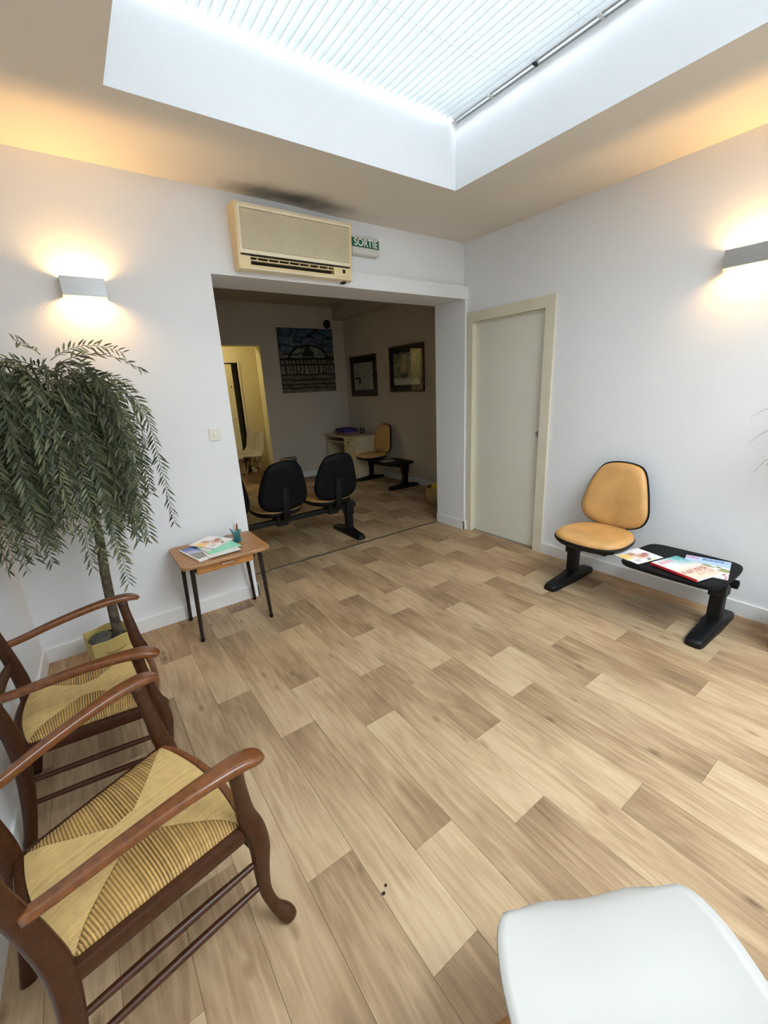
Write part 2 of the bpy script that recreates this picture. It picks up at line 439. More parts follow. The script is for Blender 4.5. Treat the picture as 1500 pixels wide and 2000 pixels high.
# ------------------------------------------------------------------ floor with planks
floor_ = struct('floor', boxm(-0.8, 4.4, YF - 0.1, 8.4, -0.12, -0.0035), M('floor_underlay', (0.10, 0.065, 0.04), 0.8, noise_=(3, 0.2)))
full_mesh = None
PW, PL = 0.168, 1.0105
def plank_mesh(x0, x1, y0, y1):
    bm = BM(); box(bm, x0, x1, y0, y1, -0.0036, 0.0); me = bpy.data.meshes.new('plank'); bmesh.ops.recalc_face_normals(bm, faces=bm.faces)
    bm.to_mesh(me); bm.free(); me.materials.append(m_plank); return me
ENDS = [0.95, 0.542, 0.816, 0.360, 0.668, 1.006, 0.468, 1.070, 0.335, 0.890, 0.185, 0.527]
DARK_FAR = [1, 1, 0, 0, 1, 0, 1, 1, 0, 0, 1, 0]
def lay_planks(k0, k1, xmin, xmax, ymin, ymax, shift):
    global full_mesh
    g = 0.0005; rnd = random.Random(11 + int(shift * 10))
    for k in range(k0, k1):
        q = k % 12; rep = (k - q) // 12
        xl = 0.301 + PW * k
        e0 = ENDS[q] + 0.04 * rep + shift
        n = math.floor((ymin - e0) / PL)
        y = e0 + n * PL
        while y < ymax:
            yn, yf = max(y, ymin), min(y + PL, ymax)
            a, b = max(xl, xmin), min(xl + PW, xmax)
            if yf - yn > 0.02 and b - a > 0.015:
                ox, oy = xl + PW / 2 + 0.0085 * 0, y + PL
                full = (yn == y and yf == y + PL and a == xl and b == xl + PW)
                if full:
                    if full_mesh is None: full_mesh = plank_mesh(-PW / 2 + g, PW / 2 - g, -PL + g, -g)
                    me = full_mesh
                else:
                    me = plank_mesh(a - ox + g, b - ox - g, yn - oy + g, yf - oy - g)
                o = bpy.data.objects.new('plank', me); C.objects.link(o); o.parent = floor_
                o.location = (ox, oy, 0)
                d = DARK_FAR[q]; j = lambda: rnd.uniform(-0.05, 0.05)
                hi, lo = 0.69, 0.31
                o.color = ((lo if d else hi) + j(), (hi if d else lo) + j(), (q * 0.083 + 0.31 * rnd.random() * 0.2) % 1.0, 1)
            y += PL
lay_planks(-6, 18, -0.60, XR + 0.09, -2.2, Y2 - 0.006, 0.0)
lay_planks(3, 24, 0.80, XR2 + 0.01, Y2 + 0.006, 7.2, 0.33)
corr = obj('corridor_vinyl', boxm(1.0, 3.6, 7.2, 8.3, -0.0036, 0.0), M('corridor_floor_vinyl', (0.30, 0.21, 0.13), 0.5, noise_=(6, 0.25), stretch=(8, 1, 1)), floor_)

# ------------------------------------------------------------------ walls and ceiling
def quad_prism(bm, pts, z0, z1):
    a = [bm.verts.new((x, y, z0)) for x, y in pts]; b = [bm.verts.new((x, y, z1)) for x, y in pts]
    n = len(pts)
    for i in range(n):
        j = (i + 1) % n; bm.faces.new((a[i], a[j], b[j], b[i]))
    bm.faces.new(a[::-1]); bm.faces.new(b)

bm = BM(); quad_prism(bm, [(LX(YF), YF), (LX(YB), YB + 0.02), (LX(YB) - 0.15, YB + 0.02), (LX(YF) - 0.15, YF)], -0.02, ZC + 0.02)
struct('wall_left', bm, m_wall)
bm = BM()
box(bm, -0.75, OPX, YB, Y2, -0.02, ZC2 + 0.1)
box(bm, OPX, 1.40, YB, Y2, OPZ, ZC2 + 0.1)
quad_prism(bm, [(1.40, YB), (1.84, YB + 0.035), (1.84, Y2), (1.40, Y2)], OPZ, ZC2 + 0.1)
box(bm, 1.84, XR + 0.15, YB + 0.035, Y2, OPZ, ZC2 + 0.1)
box(bm, 3.122, XR + 0.15, YB - 0.013, Y2, -0.02, OPZ)
box(bm, XR + 0.15, XR2 + 0.1, Y2 - 0.12, Y2, -0.02, ZC2 + 0.1)
struct('wall_back', bm, m_wall)
bm = BM()
box(bm, XR, XR + 0.14, YF, 2.11, -0.02, ZC + 0.02)
box(bm, XR, XR + 0.14, 2.11, YB + 0.04, 2.06, ZC + 0.02)
box(bm, XR, XR + 0.14, 2.945, YB - 0.012, -0.02, 2.06)
box(bm, XR + 0.10, XR + 0.14, 2.11, 2.945, -0.02, 2.06)
struct('wall_right', bm, m_wall)
struct('wall_front', boxm(-0.9, XR + 0.14, YF - 0.12, YF, -0.02, ZC + 0.02), m_wall)

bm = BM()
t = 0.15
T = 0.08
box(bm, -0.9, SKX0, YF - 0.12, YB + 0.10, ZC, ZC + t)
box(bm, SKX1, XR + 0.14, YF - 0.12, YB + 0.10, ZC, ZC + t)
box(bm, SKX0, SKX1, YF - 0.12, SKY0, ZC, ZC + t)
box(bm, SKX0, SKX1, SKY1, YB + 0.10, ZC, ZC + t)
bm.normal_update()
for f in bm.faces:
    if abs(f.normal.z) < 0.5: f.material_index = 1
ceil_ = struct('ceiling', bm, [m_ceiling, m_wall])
bm = BM(); zt = 3.34
box(bm, SKX0 - T, SKX0, SKY0 - T, SKY1 + T, ZC + t, zt)
box(bm, SKX1, SKX1 + T, SKY0 - T, SKY1 + T, ZC + t, zt)
box(bm, SKX0, SKX1, SKY1, SKY1 + T, ZC + t, zt)
box(bm, SKX0, SKX1, SKY0 - T, SKY0, ZC + t, zt)
obj('skylight_well', bm, m_wall, ceil_)
# glazing of the skylight
win = thing('window_1', 'glazed skylight above the pleated blind in the ceiling', 'skylight', (1.335, 0.18, 3.30))
win['kind'] = 'structure'; del win['category']; del win['label']
bm = BM()
for sx in (-0.975, -0.32, 0.32, 0.975): box(bm, sx - 0.02, sx + 0.02, -2.11, 2.11, -0.02, 0.03)
for sy in (-2.09, 0.0, 2.09): box(bm, -0.975, 0.975, sy - 0.02, sy + 0.02, -0.02, 0.03)
obj('window_frame', bm, m_steel, win)
for a in (-0.648, 0.0, 0.648): obj('pane', boxm(a - 0.315, a + 0.315, -2.08, 2.08, 0.004, 0.010), m_pane, win)

struct('wall_far', (lambda b: (box(b, -0.7, 1.72, Y3, Y3 + 0.2, -0.02, ZC2 + 0.1), box(b, 1.72, 2.635, Y3, Y3 + 0.2, 2.205, ZC2 + 0.1), box(b, 2.635, XR2 + 0.1, Y3, Y3 + 0.2, -0.02, ZC2 + 0.1), b)[-1])(BM()), m_warm_lit)
struct('wall_far_right', boxm(XR2, XR2 + 0.12, Y2 - 0.12, Y3 + 0.2, -0.02, ZC2 + 0.1), m_warm_lit)
struct('wall_far_left', boxm(-0.75, -0.65, Y2 - 0.1, Y3 + 0.2, -0.02, ZC2 + 0.1), m_warm_lit)
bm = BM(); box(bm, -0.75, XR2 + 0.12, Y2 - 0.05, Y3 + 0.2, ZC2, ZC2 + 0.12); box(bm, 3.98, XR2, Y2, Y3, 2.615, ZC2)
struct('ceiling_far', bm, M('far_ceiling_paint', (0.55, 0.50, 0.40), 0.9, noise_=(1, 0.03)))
YE = 8.1
bm = BM(); box(bm, 1.0, 1.70, YE, YE + 0.1, -0.02, 2.7); box(bm, 1.70, 2.63, YE, YE + 0.1, 2.03, 2.7); box(bm, 2.63, 3.6, YE, YE + 0.1, -0.02, 2.7); box(bm, 1.55, 2.80, YE + 0.9, YE + 0.98, -0.02, 2.7); box(bm, 1.60, 1.70, YE + 0.1, YE + 0.9, -0.02, 2.7); box(bm, 2.68, 2.78, YE + 0.1, YE + 0.9, -0.02, 2.7); box(bm, 1.60, 2.78, YE + 0.1, YE + 0.9, 2.2, 2.3); box(bm, 1.60, 2.78, YE + 0.1, YE + 0.9, -0.1, -0.02)
struct('wall_corridor_end', bm, m_yellow_wall)
struct('wall_corridor_right', boxm(3.15, 3.25, Y3 + 0.2, YE, -0.02, 2.7), m_yellow_wall)
struct('wall_corridor_left', boxm(1.0, 1.1, Y3 + 0.2, YE, -0.02, 2.7), m_yellow_wall)
struct('ceiling_corridor', boxm(1.0, 3.3, Y3 + 0.2, YE + 0.1, 2.6, 2.7), m_yellow_wall)
bm = BM(); box(bm, 2.6352, 2.6362, Y3, Y3 + 0.2, 0, 2.205)
# reveal lining of the corridor opening
bm.free()
bm = BM(); box(bm, 2.6255, 2.6349, Y3 + 0.004, Y3 + 0.2, 0, 2.2049); box(bm, 1.7201, 2.6255, Y3 + 0.004, Y3 + 0.2, 2.1955, 2.2049)
struct('trim_3', bm, m_yellow_wall)

# header beam over the opening, threshold strip, baseboards
bm = BM(); quad_prism(bm, [(OPX, YB - 0.0015), (XR, YB - 0.018), (XR, YB + 0.06), (OPX, YB + 0.06)], OPZ - 0.006, 2.325)
struct('trim_1', bm, m_wall)
struct('trim_2', boxm(OPX, 3.122, Y2 - 0.012, Y2 + 0.012, -0.002, 0.004, bevel=0.0015), M('threshold_metal', (0.14, 0.12, 0.10), 0.4, metal=0.5, noise_=(40, 0.2)))
bh = 0.095; bt = 0.012
bm = BM(); box(bm, LX(YB) + 0.0, OPX + bt, YB - bt, YB + 0.0005, 0, bh, bevel=0.002); box(bm, OPX - 0.0005, OPX + bt, YB - bt, Y2, 0, bh, bevel=0.002)
struct('baseboard_back', bm, m_white)
bm = BM(); quad_prism(bm, [(LX(YF), YF), (LX(YB), YB), (LX(YB) + bt, YB - bt), (LX(YF) + bt, YF)], 0, bh)
struct('baseboard_left', bm, m_white)
struct('baseboard_right', boxm(XR - bt, XR + 0.0005, YF, 2.062, 0, bh, bevel=0.002), m_white)
bm = BM(); box(bm, 3.122 - bt, 3.1225, YB - 0.013 - bt, Y2 + 0.0, 0, bh, bevel=0.002); box(bm, 3.122 - bt, XR, YB - 0.013 - bt, YB - 0.0125, 0, bh, bevel=0.002)
struct('baseboard_jamb', bm, m_white)
struct('baseboard_far', boxm(2.637, XR2, Y3 - bt, Y3 + 0.0005, 0, bh, bevel=0.002), m_white)
struct('baseboard_far_right', boxm(XR2 - bt, XR2 + 0.0005, 4.57, Y3, 0, bh, bevel=0.002), m_white)

# ------------------------------------------------------------------ doors
d1 = bpy.data.objects.new('door_1', None); C.objects.link(d1); d1['kind'] = 'structure'; d1.location = (XR, 2.525, 0)
def casing(bm, pts, x0, x1):
    a = [bm.verts.new((x0, y, z)) for y, z in pts]; b = [bm.verts.new((x1, y, z)) for y, z in pts]
    n = len(pts)
    for i in range(n):
        j = (i + 1) % n; bm.faces.new((a[i], a[j], b[j], b[i]))
    bm.faces.new(a[::-1]); bm.faces.new(b)
bm = BM(); casing(bm, [(-0.463, 0), (-0.377, 0), (-0.377, 2.018), (-0.463, 2.104)], -0.014, 0.055); obj('casing', bm, m_casing, d1)
bm = BM(); casing(bm, [(0.377, 0), (0.4345, 0), (0.4345, 2.10), (0.377, 2.018)], -0.014, 0.055); obj('casing', bm, m_casing, d1)
bm = BM(); casing(bm, [(-0.4625, 2.1045), (-0.3765, 2.0185), (0.377, 2.0185), (0.4345, 2.1005), (0.4345, 2.1045)], -0.014, 0.055); obj('casing', bm, m_casing, d1)
dp = obj('door_panel', boxm(0.035, 0.075, -0.41, 0.41, 0.012, 2.04, bevel=0.002), m_cream, d1)
bm = BM(); lathe(bm, [(0.028, 0), (0.028, 0.004), (0.022, 0.005), (0.018, -0.002), (0.0, -0.003)], 20)
obj('recessed_handle', bm, m_chrome, d1, smooth=True, loc=(0.0335, -0.345, 1.04), rot=(0, -PI / 2, 0))
obj('floor_guide', boxm(0.038, 0.072, -0.377, 0.377, 0, 0.010), M('grey_guide', (0.35, 0.38, 0.36), 0.5), d1)
d2 = bpy.data.objects.new('door_2', None); C.objects.link(d2); d2['kind'] = 'structure'; d2.location = (XR2, 4.07, 0)
for a, b, c, e in ((0.42, 0.50, 0, 2.10), (-0.50, -0.42, 0, 2.10), (-0.42, 0.42, 2.02, 2.10)):
    obj('casing', boxm(-0.016, 0.002, a, b, c, e, bevel=0.002), m_casing, d2)
obj('door_panel', boxm(-0.008, 0.002, -0.42, 0.42, 0.006, 2.02), m_cream, d2)
bm = BM(); tube(bm, [(-0.008, 0.36, 1.03), (-0.04, 0.36, 1.03)], 0.012, 12); lathe_c = BM()
tube(bm, [(-0.04, 0.36, 1.03), (-0.055, 0.36, 1.03), (-0.072, 0.36, 1.03), (-0.08, 0.36, 1.03)], [0.014, 0.027, 0.026, 0.012], 14)
lathe_c.free()
obj('door_knob', bm, m_bin, d2, smooth=True)
d3 = bpy.data.objects.new('door_3', None); C.objects.link(d3); d3['kind'] = 'structure'; d3.location = (1.72, YE, 0)
leaf = BM(); box(leaf, 0, 0.80, -0.02, 0.02, 0.01, 2.0, bevel=0.002)
lf = obj('door_panel', leaf, m_yellow_wall, d3, rot=(0, 0, math.radians(2)))
obj('casing', boxm(0.91, 0.94, -0.015, 0.10, 0, 2.04, bevel=0.002), m_casing, d3)
obj('casing', boxm(0.0, 0.91, -0.012, 0.10, 2.022, 2.06, bevel=0.002), m_casing, d3)
bm = BM(); tube(bm, [(0.755, -0.02, 1.05), (0.755, -0.06, 1.05), (0.66, -0.062, 1.05)], 0.008, 8)
obj('lever_handle', bm, m_chrome, d3, smooth=True)
obj('peephole_plate', boxm(0.735, 0.755, -0.026, -0.018, 1.59, 1.63), m_bin, d3)

# corridor lamp on the corridor ceiling
cl = thing('corridor_ceiling_lamp', 'round opal ceiling lamp lighting the yellow corridor', 'lamp', (1.75, 7.55, 2.6))
bm = BM(); lathe(bm, [(0.15, 0.0), (0.15, -0.03), (0.12, -0.06), (0.0, -0.075)], 24)
obj('opal_shade', bm, M('opal_lamp', (1, 0.9, 0.6), 0.5, emit=((1.0, 0.84, 0.46), 40)), cl, smooth=True)

# ------------------------------------------------------------------ pleated blind in the skylight
bl = thing('pleated_blind', 'white pleated blind stretched under the far part of the skylight', 'blind', (0, 0, 3.05))
bm = BM(); npl = 43; x0, x1 = SKX0 + 0.012, SKX1 - 0.045; ny = 26
BY0 = -0.45  # blind stops here; unseen open skylight beyond is added to brighten the walls
ys = [BY0 + (SKY1 - 0.014 - BY0) * j / ny for j in range(ny + 1)]
grid = []
for i in range(2 * npl + 1):
    row = []
    for j, y in enumerate(ys):
        x = x0 + (x1 - x0) * i / (2 * npl)
        hz = (0.017 if i % 2 else -0.017)
        wob = 0.006 * noise.noise((x * 1.1, y * 1.7, 3.1)) + 0.004 * noise.noise((i * 0.6, y * 4.3, 9.0))
        kink = 0.008 * max(0, 1 - abs(y - 1.25 - 0.35 * math.sin(x * 2.3)) / 0.18)
        row.append(bm.verts.new((x + wob + kink * 0.7, y, hz + 0.6 * wob - kink * 0.5)))
    grid.append(row)
ridge = [[v.co.copy() for v in r] for r in grid]
for a, b in zip(grid, grid[1:]):
    for j in range(ny): bm.faces.new((a[j], a[j + 1], b[j + 1], b[j]))
obj('pleated_cloth', bm, m_blind, bl)
bm = BM()
for i in range(0, 2 * npl + 1, 2):
    tube(bm, [p - Vector((0, 0, 0.001)) for p in ridge[i]], 0.0016, 4)
obj('pleat_folds', bm, m_paper, bl)['kind'] = 'stuff'
bm = BM(); tube(bm, [(SKX1 - 0.028, SKY0 + 0.01, -0.008), (SKX1 - 0.028, SKY1 - 0.005, -0.008)], 0.009, 10)
obj('guide_rail', bm, m_steel, bl, smooth=True)
obj('rail_channel', boxm(SKX1 - 0.012, SKX1 - 0.0005, SKY0 + 0.01, SKY1 - 0.005, -0.02, 0.012), M('grey_channel', (0.28, 0.30, 0.31), 0.5), bl)
for y in (2.27, 1.99, 1.70, 1.36, 1.02, 0.6, 0.1, -0.4):
    obj('rail_clip', boxm(SKX1 - 0.042, SKX1 - 0.002, y - 0.008, y + 0.008, -0.022, 0.006, bevel=0.002), m_chrome if y != 1.70 else m_black, bl)
for y in (-0.3, 0.35, 1.0, 1.42, 1.85):
    bm = BM(); tube(bm, [(x0, y, -0.004), (x1, y, -0.004)], 0.0011, 5); obj('tension_cord', bm, m_paper, bl)

# ------------------------------------------------------------------ air conditioner
ac = thing('air_conditioner', 'yellowed ivory split air conditioner mounted above the wide opening', 'air conditioner', (1.04, YB, 2.235))
W = 0.82
def acsec(x, inset=0.0, prof=None):
    return [Vector((x, y, z)) for y, z in prof]
prof = [(0.0, 0.015), (-0.055, 0.0), (-0.088, 0.010), (-0.093, 0.020), (-0.088, 0.026), (-0.05, 0.030), (-0.05, 0.088), (-0.101, 0.094), (-0.128, 0.345), (-0.120, 0.362), (0.0, 0.366)]
bm = BM()
loft(bm, [acsec(0.012, prof=prof), acsec(W - 0.012, prof=prof)])
obj('body', bm, m_ac_light, ac)
endp = [(0.0, 0.012), (-0.055, -0.002), (-0.090, 0.008), (-0.097, 0.03), (-0.099, 0.085), (-0.102, 0.094), (-0.129, 0.345), (-0.122, 0.364), (0.0, 0.368)]
for a, b in ((0, 0.016), (W - 0.016, W)):
    bm = BM(); loft(bm, [acsec(a, prof=endp), acsec(b, prof=endp)]); obj('side_cover', bm, m_ac, ac)
for a, b in ((0.014, 0.075), (W - 0.145, W - 0.014)):
    bm = BM(); q = [(-0.03, 0.02), (-0.088, 0.009), (-0.097, 0.03), (-0.097, 0.083), (-0.03, 0.084)]
    loft(bm, [acsec(a, prof=q), acsec(b, prof=q)]); obj('outlet_end', bm, m_ac, ac)
obj('outlet_void', boxm(0.03, W - 0.03, -0.054, -0.046, 0.031, 0.094), m_dark, ac)
bm = BM(); box(bm, 0.075, W - 0.145, -0.094, -0.070, 0.058, 0.063); obj('outlet_vane', bm, m_ac, ac)
bm = BM(); box(bm, 0.075, W - 0.145, -0.094, -0.075, 0.078, 0.082); obj('outlet_vane', bm, m_ac, ac)
for k in range(8):
    x = 0.12 + k * 0.073
    obj('vane_divider', boxm(x, x + 0.004, -0.093, -0.07, 0.060, 0.082), m_ac, ac)
bm = BM(); q = [(-0.070, 0.020), (-0.092, 0.026), (-0.095, 0.034), (-0.070, 0.030)]
loft(bm, [acsec(0.075, prof=q), acsec(W - 0.145, prof=q)]); obj('lower_flap', bm, m_ac, ac)
obj('outlet_seam', boxm(0.014, W - 0.012, -0.103, -0.09, 0.084, 0.0895), m_dark, ac)
gx0, gx1 = 0.03, W - 0.02
bm = BM()
for k in range(30):
    f0 = k / 30; z = 0.120 + 0.208 * f0; y = -0.101 - 0.027 * (z - 0.094) / 0.251
    box(bm, gx0, gx1, y - 0.0048, y + 0.002, z, z + 0.0040)
o = obj('grille_slats', bm, m_ac_light, ac)
bm = BM(); loft(bm, [[Vector((x, -0.101 - 0.027 * (0.118 - 0.094) / 0.251 - 0.0006, 0.117)), Vector((x, -0.101 - 0.027 * (0.332 - 0.094) / 0.251 - 0.0006, 0.332)), Vector((x, -0.11, 0.332)), Vector((x, -0.09, 0.117))] for x in (gx0, gx1)])
obj('filter_mesh', bm, M('dusty_filter', (0.30, 0.245, 0.14), 0.8, noise_=(60, 0.3)), ac)
obj('sensor_window', boxm(W - 0.075, W - 0.053, -0.0985, -0.096, 0.048, 0.072), m_dark, ac)
obj('badge', boxm(W - 0.06, W - 0.035, -0.07, -0.03, -0.008, 0.004), m_dark, ac)

# exit sign
ex = thing('exit_sign', 'green SORTIE exit sign box beside the air conditioner', 'sign', (2.05, YB + 0.035, 2.445))
obj('housing', boxm(-0.125, 0.125, -0.052, 0, 0, 0.125, bevel=0.006), m_signbox, ex)
obj('green_panel', boxm(-0.122, 0.122, -0.0545, -0.0515, 0.050, 0.108), m_green, ex)
obj('lamp_cover', boxm(-0.118, 0.118, -0.058, -0.05, 0.006, 0.046, bevel=0.003), M('clear_diffuser', (0.68, 0.67, 0.62), 0.25), ex)
text_obj('lettering', 'SORTIE', 0.070, m_text, ex, Matrix.Translation((0.003, -0.0553, 0.079)) @ Matrix.Rotation(PI / 2, 4, 'X'), sx=0.93)

# wall sconces
def sconce(label, loc, rz):
    s = thing('wall_sconce', label, 'wall lamp', loc, rz, 'brushed metal wall lamps')
    obj('front_plate', boxm(-0.10, 0.10, -0.076, -0.073, 0.0, 0.092), m_steel, s)
    for x in (-0.1, 0.097): obj('side_plate', boxm(x, x + 0.003, -0.073, 0, 0.0, 0.092), m_steel, s)
    obj('back_plate', boxm(-0.097, 0.097, -0.003, 0, 0.01, 0.082), m_steel, s)
    obj('diffuser', boxm(-0.097, 0.097, -0.072, -0.064, -0.014, 0.010, bevel=0.002), m_frosted, s)
    bm = BM(); tube(bm, [(-0.055, -0.036, 0.046), (0.055, -0.036, 0.046)], 0.006, 10)
    obj('halogen_tube', bm, m_bulb, s, smooth=True)
    return s
sconce('brushed metal wall lamp glowing above the weeping plant', (0.197, YB, 2.028), 0)
sconce('brushed metal wall lamp glowing on the wall above the small bench', (XR, 0.905, 2.028), -PI / 2)

# light switch
sw = thing('light_switch', 'square ivory light switch on the wall beside the opening', 'switch', (0.755, YB, 1.24))
obj('plate', boxm(-0.036, 0.036, -0.009, 0, -0.04, 0.04, bevel=0.003), m_switch, sw)
obj('toggle', boxm(-0.006, 0.006, -0.018, -0.008, -0.013, 0.013, bevel=0.003), m_text, sw)

# ------------------------------------------------------------------ beam seats
SEAT_OUT = mirror_outline([(0.215, 0.0), (0.208, 0.10), (0.185, 0.17), (0.13, 0.212), (0.04, 0.222), (-0.06, 0.208), (-0.14, 0.168), (-0.185, 0.10), (-0.198, 0.0)])
BACK_OUT = mirror_outline([(0.0, 0.0), (0.008, 0.10), (0.045, 0.185), (0.12, 0.222), (0.215, 0.212), (0.32, 0.185), (0.405, 0.150), (0.448, 0.10), (0.462, 0.0)])
TABLE_OUT = mirror_outline([(0.235, 0.0), (0.232, 0.12), (0.225, 0.20), (0.19, 0.243), (0.10, 0.258), (0.0, 0.26), (-0.10, 0.258), (-0.19, 0.243), (-0.225, 0.20), (-0.232, 0.12), (-0.235, 0.0)])
def seat_fn(y0):
    def f(a, b, h):
        return Vector((0.055 + a * 1.06, y0 + b * 1.06, 0.412 + h + 0.16 * b * b + 0.35 * max(0, -a - 0.05) ** 2 - 0.5 * max(0, a - 0.12) ** 2))
    return f
def back_fn(y0):
    def f(a, b, h):      # a along height, b across, h forward
        lean = -0.163 - 0.16 * a + 0.05 * math.sin(PI * min(1, a / 0.42)) * 0.4
        return Vector((lean + h + 0.30 * b * b, y0 + b * 1.03, 0.446 + a * 0.985))
    return f
def foot_bm(y):
    bm = BM(); secs = []
    for x, hw, zt_ in ((-0.275, 0.022, 0.024), (-0.268, 0.038, 0.034), (-0.24, 0.046, 0.044), (-0.10, 0.048, 0.060), (-0.05, 0.050, 0.075), (0.01, 0.050, 0.075), (0.06, 0.048, 0.060), (0.24, 0.046, 0.044), (0.268, 0.038, 0.034), (0.275, 0.022, 0.024)):
        c = min(0.012, hw * 0.4)
        secs.append([Vector(p) for p in ((x, y - hw, 0.0), (x, y + hw, 0.0), (x, y + hw, zt_ - c), (x, y + hw - c * 0.4, zt_ - c * 0.35), (x, y + hw - c, zt_), (x, y - hw + c, zt_), (x, y - hw + c * 0.4, zt_ - c * 0.35), (x, y - hw, zt_ - c))])
    loft(bm, secs); return bm
def beam_seat(label, loc, rz, items, posts):
    t = thing('beam_seat', label, 'bench', loc, rz)
    lo, hi = min(posts) - 0.02, max(posts) + 0.02
    obj('beam', boxm(-0.055, -0.005, lo, hi, 0.292, 0.338, bevel=0.005), m_black, t)
    for y in posts:
        obj('foot', foot_bm(y), m_black, t, smooth=True)
        bm = BM(); box(bm, -0.066, 0.006, y - 0.034, y + 0.034, 0.05, 0.285, bevel=0.007); box(bm, -0.078, 0.018, y - 0.043, y + 0.043, 0.225, 0.374, bevel=0.007)
        obj('post', bm, m_black, t)
        s = 1 if y > 0 else -1
        bm = BM(); tube(bm, [(-0.03, y + s * 0.03, 0.315), (-0.03, y + s * 0.052, 0.315), (-0.03, y + s * 0.054, 0.315), (-0.03, y + s * 0.080, 0.315), (-0.03, y + s * 0.083, 0.315)], [0.011, 0.011, 0.026, 0.026, 0.018], 14)
        obj('clamp_knob', bm, m_black_matte, t, smooth=True)
    for kind, y in items:
        if kind == 'table':
            bm = BM(); pillow(bm, TABLE_OUT, [(0.86, 0.352), (0.97, 0.358), (1.0, 0.370), (0.995, 0.380), (0.975, 0.3845), (0.95, 0.385)], lambda a, b, h, y=y: Vector((0.035 + a * 1.03, y - 0.006 + b * 1.04, h)), (0, 0))
            obj('table_top', bm, m_black_matte, t, smooth=True)
            obj('table_bracket', boxm(-0.09, 0.13, y - 0.08, y + 0.08, 0.33, 0.356, bevel=0.004), m_black, t)
            continue
        bm = BM(); pillow(bm, SEAT_OUT, [(0.97, 0.0), (1.0, 0.010), (0.985, 0.026), (0.93, 0.040), (0.80, 0.047), (0.5, 0.042), (0.2, 0.038), (0.03, 0.037)], seat_fn(y), (0, 0))
        obj('seat', bm, m_tan, t, smooth='all')
        bm = BM(); pillow(bm, SEAT_OUT, [(0.80, -0.040), (0.93, -0.032), (1.0, -0.012), (1.022, 0.003), (1.010, 0.011), (0.99, 0.012)], seat_fn(y), (0, 0))
        obj('seat_shell', bm, m_black, t, smooth=True)
        bm = BM(); pillow(bm, BACK_OUT, [(0.97, 0.0), (1.0, 0.010), (0.985, 0.024), (0.93, 0.036), (0.80, 0.043), (0.5, 0.040), (0.2, 0.036), (0.03, 0.035)], back_fn(y), (0.225, 0))
        obj('backrest', bm, m_tan, t, smooth='all')
        bm = BM(); pillow(bm, BACK_OUT, [(0.80, -0.030), (0.94, -0.024), (1.02, -0.008), (1.035, 0.004), (1.020, 0.011), (0.99, 0.012)], back_fn(y), (0.225, 0))
        obj('backrest_shell', bm, m_black_matte, t, smooth=True)
        bm = BM(); tube(bm, [(-0.03, y, 0.345), (-0.12, y, 0.352), (-0.172, y, 0.375), (-0.193, y, 0.44), (-0.206, y, 0.56), (-0.217, y, 0.66)], [(0.012, 0.038), (0.010, 0.036), (0.009, 0.034), (0.008, 0.034), (0.007, 0.032), (0.004, 0.026)], 10, up=(0, 1, 0.001), power=4, smooth_n=3)
        obj('back_support', bm, m_black, t, smooth=True)
        bm = BM(); box(bm, -0.10, 0.12, y - 0.07, y + 0.07, 0.330, 0.375, bevel=0.006); box(bm, -0.07, 0.012, y - 0.055, y + 0.055, 0.272, 0.335, bevel=0.005)
        obj('seat_bracket', bm, m_black, t)
    return t
beam_seat('black two place bench with tan vinyl seat and magazine table on grey wall', (2.845, 1.145, 0), PI, [('seat', -0.255), ('table', 0.265)], (-0.455, 0.455))
beam_seat('row of black backed seats on a beam with backs to the threshold', (1.42, 3.735, 0), PI / 2, [('seat', -0.55), ('seat', 0.0), ('seat', 0.55)], (-0.74, 0.74))
beam_seat('black bench with tan seat and table beside the cream desk', (3.88, 5.39, 0), PI, [('seat', -0.265), ('table', 0.265)], (-0.455, 0.455))

# ------------------------------------------------------------------ small side table with drawer
tb = thing('side_table', 'small wooden school table with drawer and dark tube legs by the opening', 'table', (0.60, 2.715, 0))
hw, hd = 0.268, 0.212
out = []
for cx, cy, a0 in ((hw - 0.035, hd - 0.035, 0), (-hw + 0.035, hd - 0.035, 90), (-hw + 0.035, -hd + 0.035, 180), (hw - 0.035, -hd + 0.035, 270)):
    for k in range(6):
        a = math.radians(a0 + 18 * k); out.append((cx + 0.035 * math.cos(a), cy + 0.035 * math.sin(a)))
bm = BM(); pillow(bm, out, [(0.985, 0.528), (1.0, 0.532), (1.0, 0.546), (0.99, 0.550), (0.98, 0.550)], lambda a, b, h: Vector((a, b, h)), (0, 0))
obj('table_top', bm, m_tablewood, tb, smooth=True)
dr = obj('drawer', boxm(-0.185, 0.155, -0.188, 0.14, 0.478, 0.527, bevel=0.002), m_drawerwood, tb)
for rx in (-0.20, 0.157): obj('drawer_runner', boxm(rx, rx + 0.013, -0.17, 0.16, 0.49, 0.529), m_leg, tb)
bm = BM(); tube(bm, [(-0.045, -0.197, 0.512), (0.03, -0.197, 0.512)], (0.007, 0.006), 8, power=4); box(bm, -0.03, -0.02, -0.197, -0.187, 0.508, 0.516); box(bm, 0.006, 0.016, -0.197, -0.187, 0.508, 0.516)
obj('pull', bm, M('pale_wood_pull', (0.42, 0.25, 0.16), 0.4), dr, smooth=True)
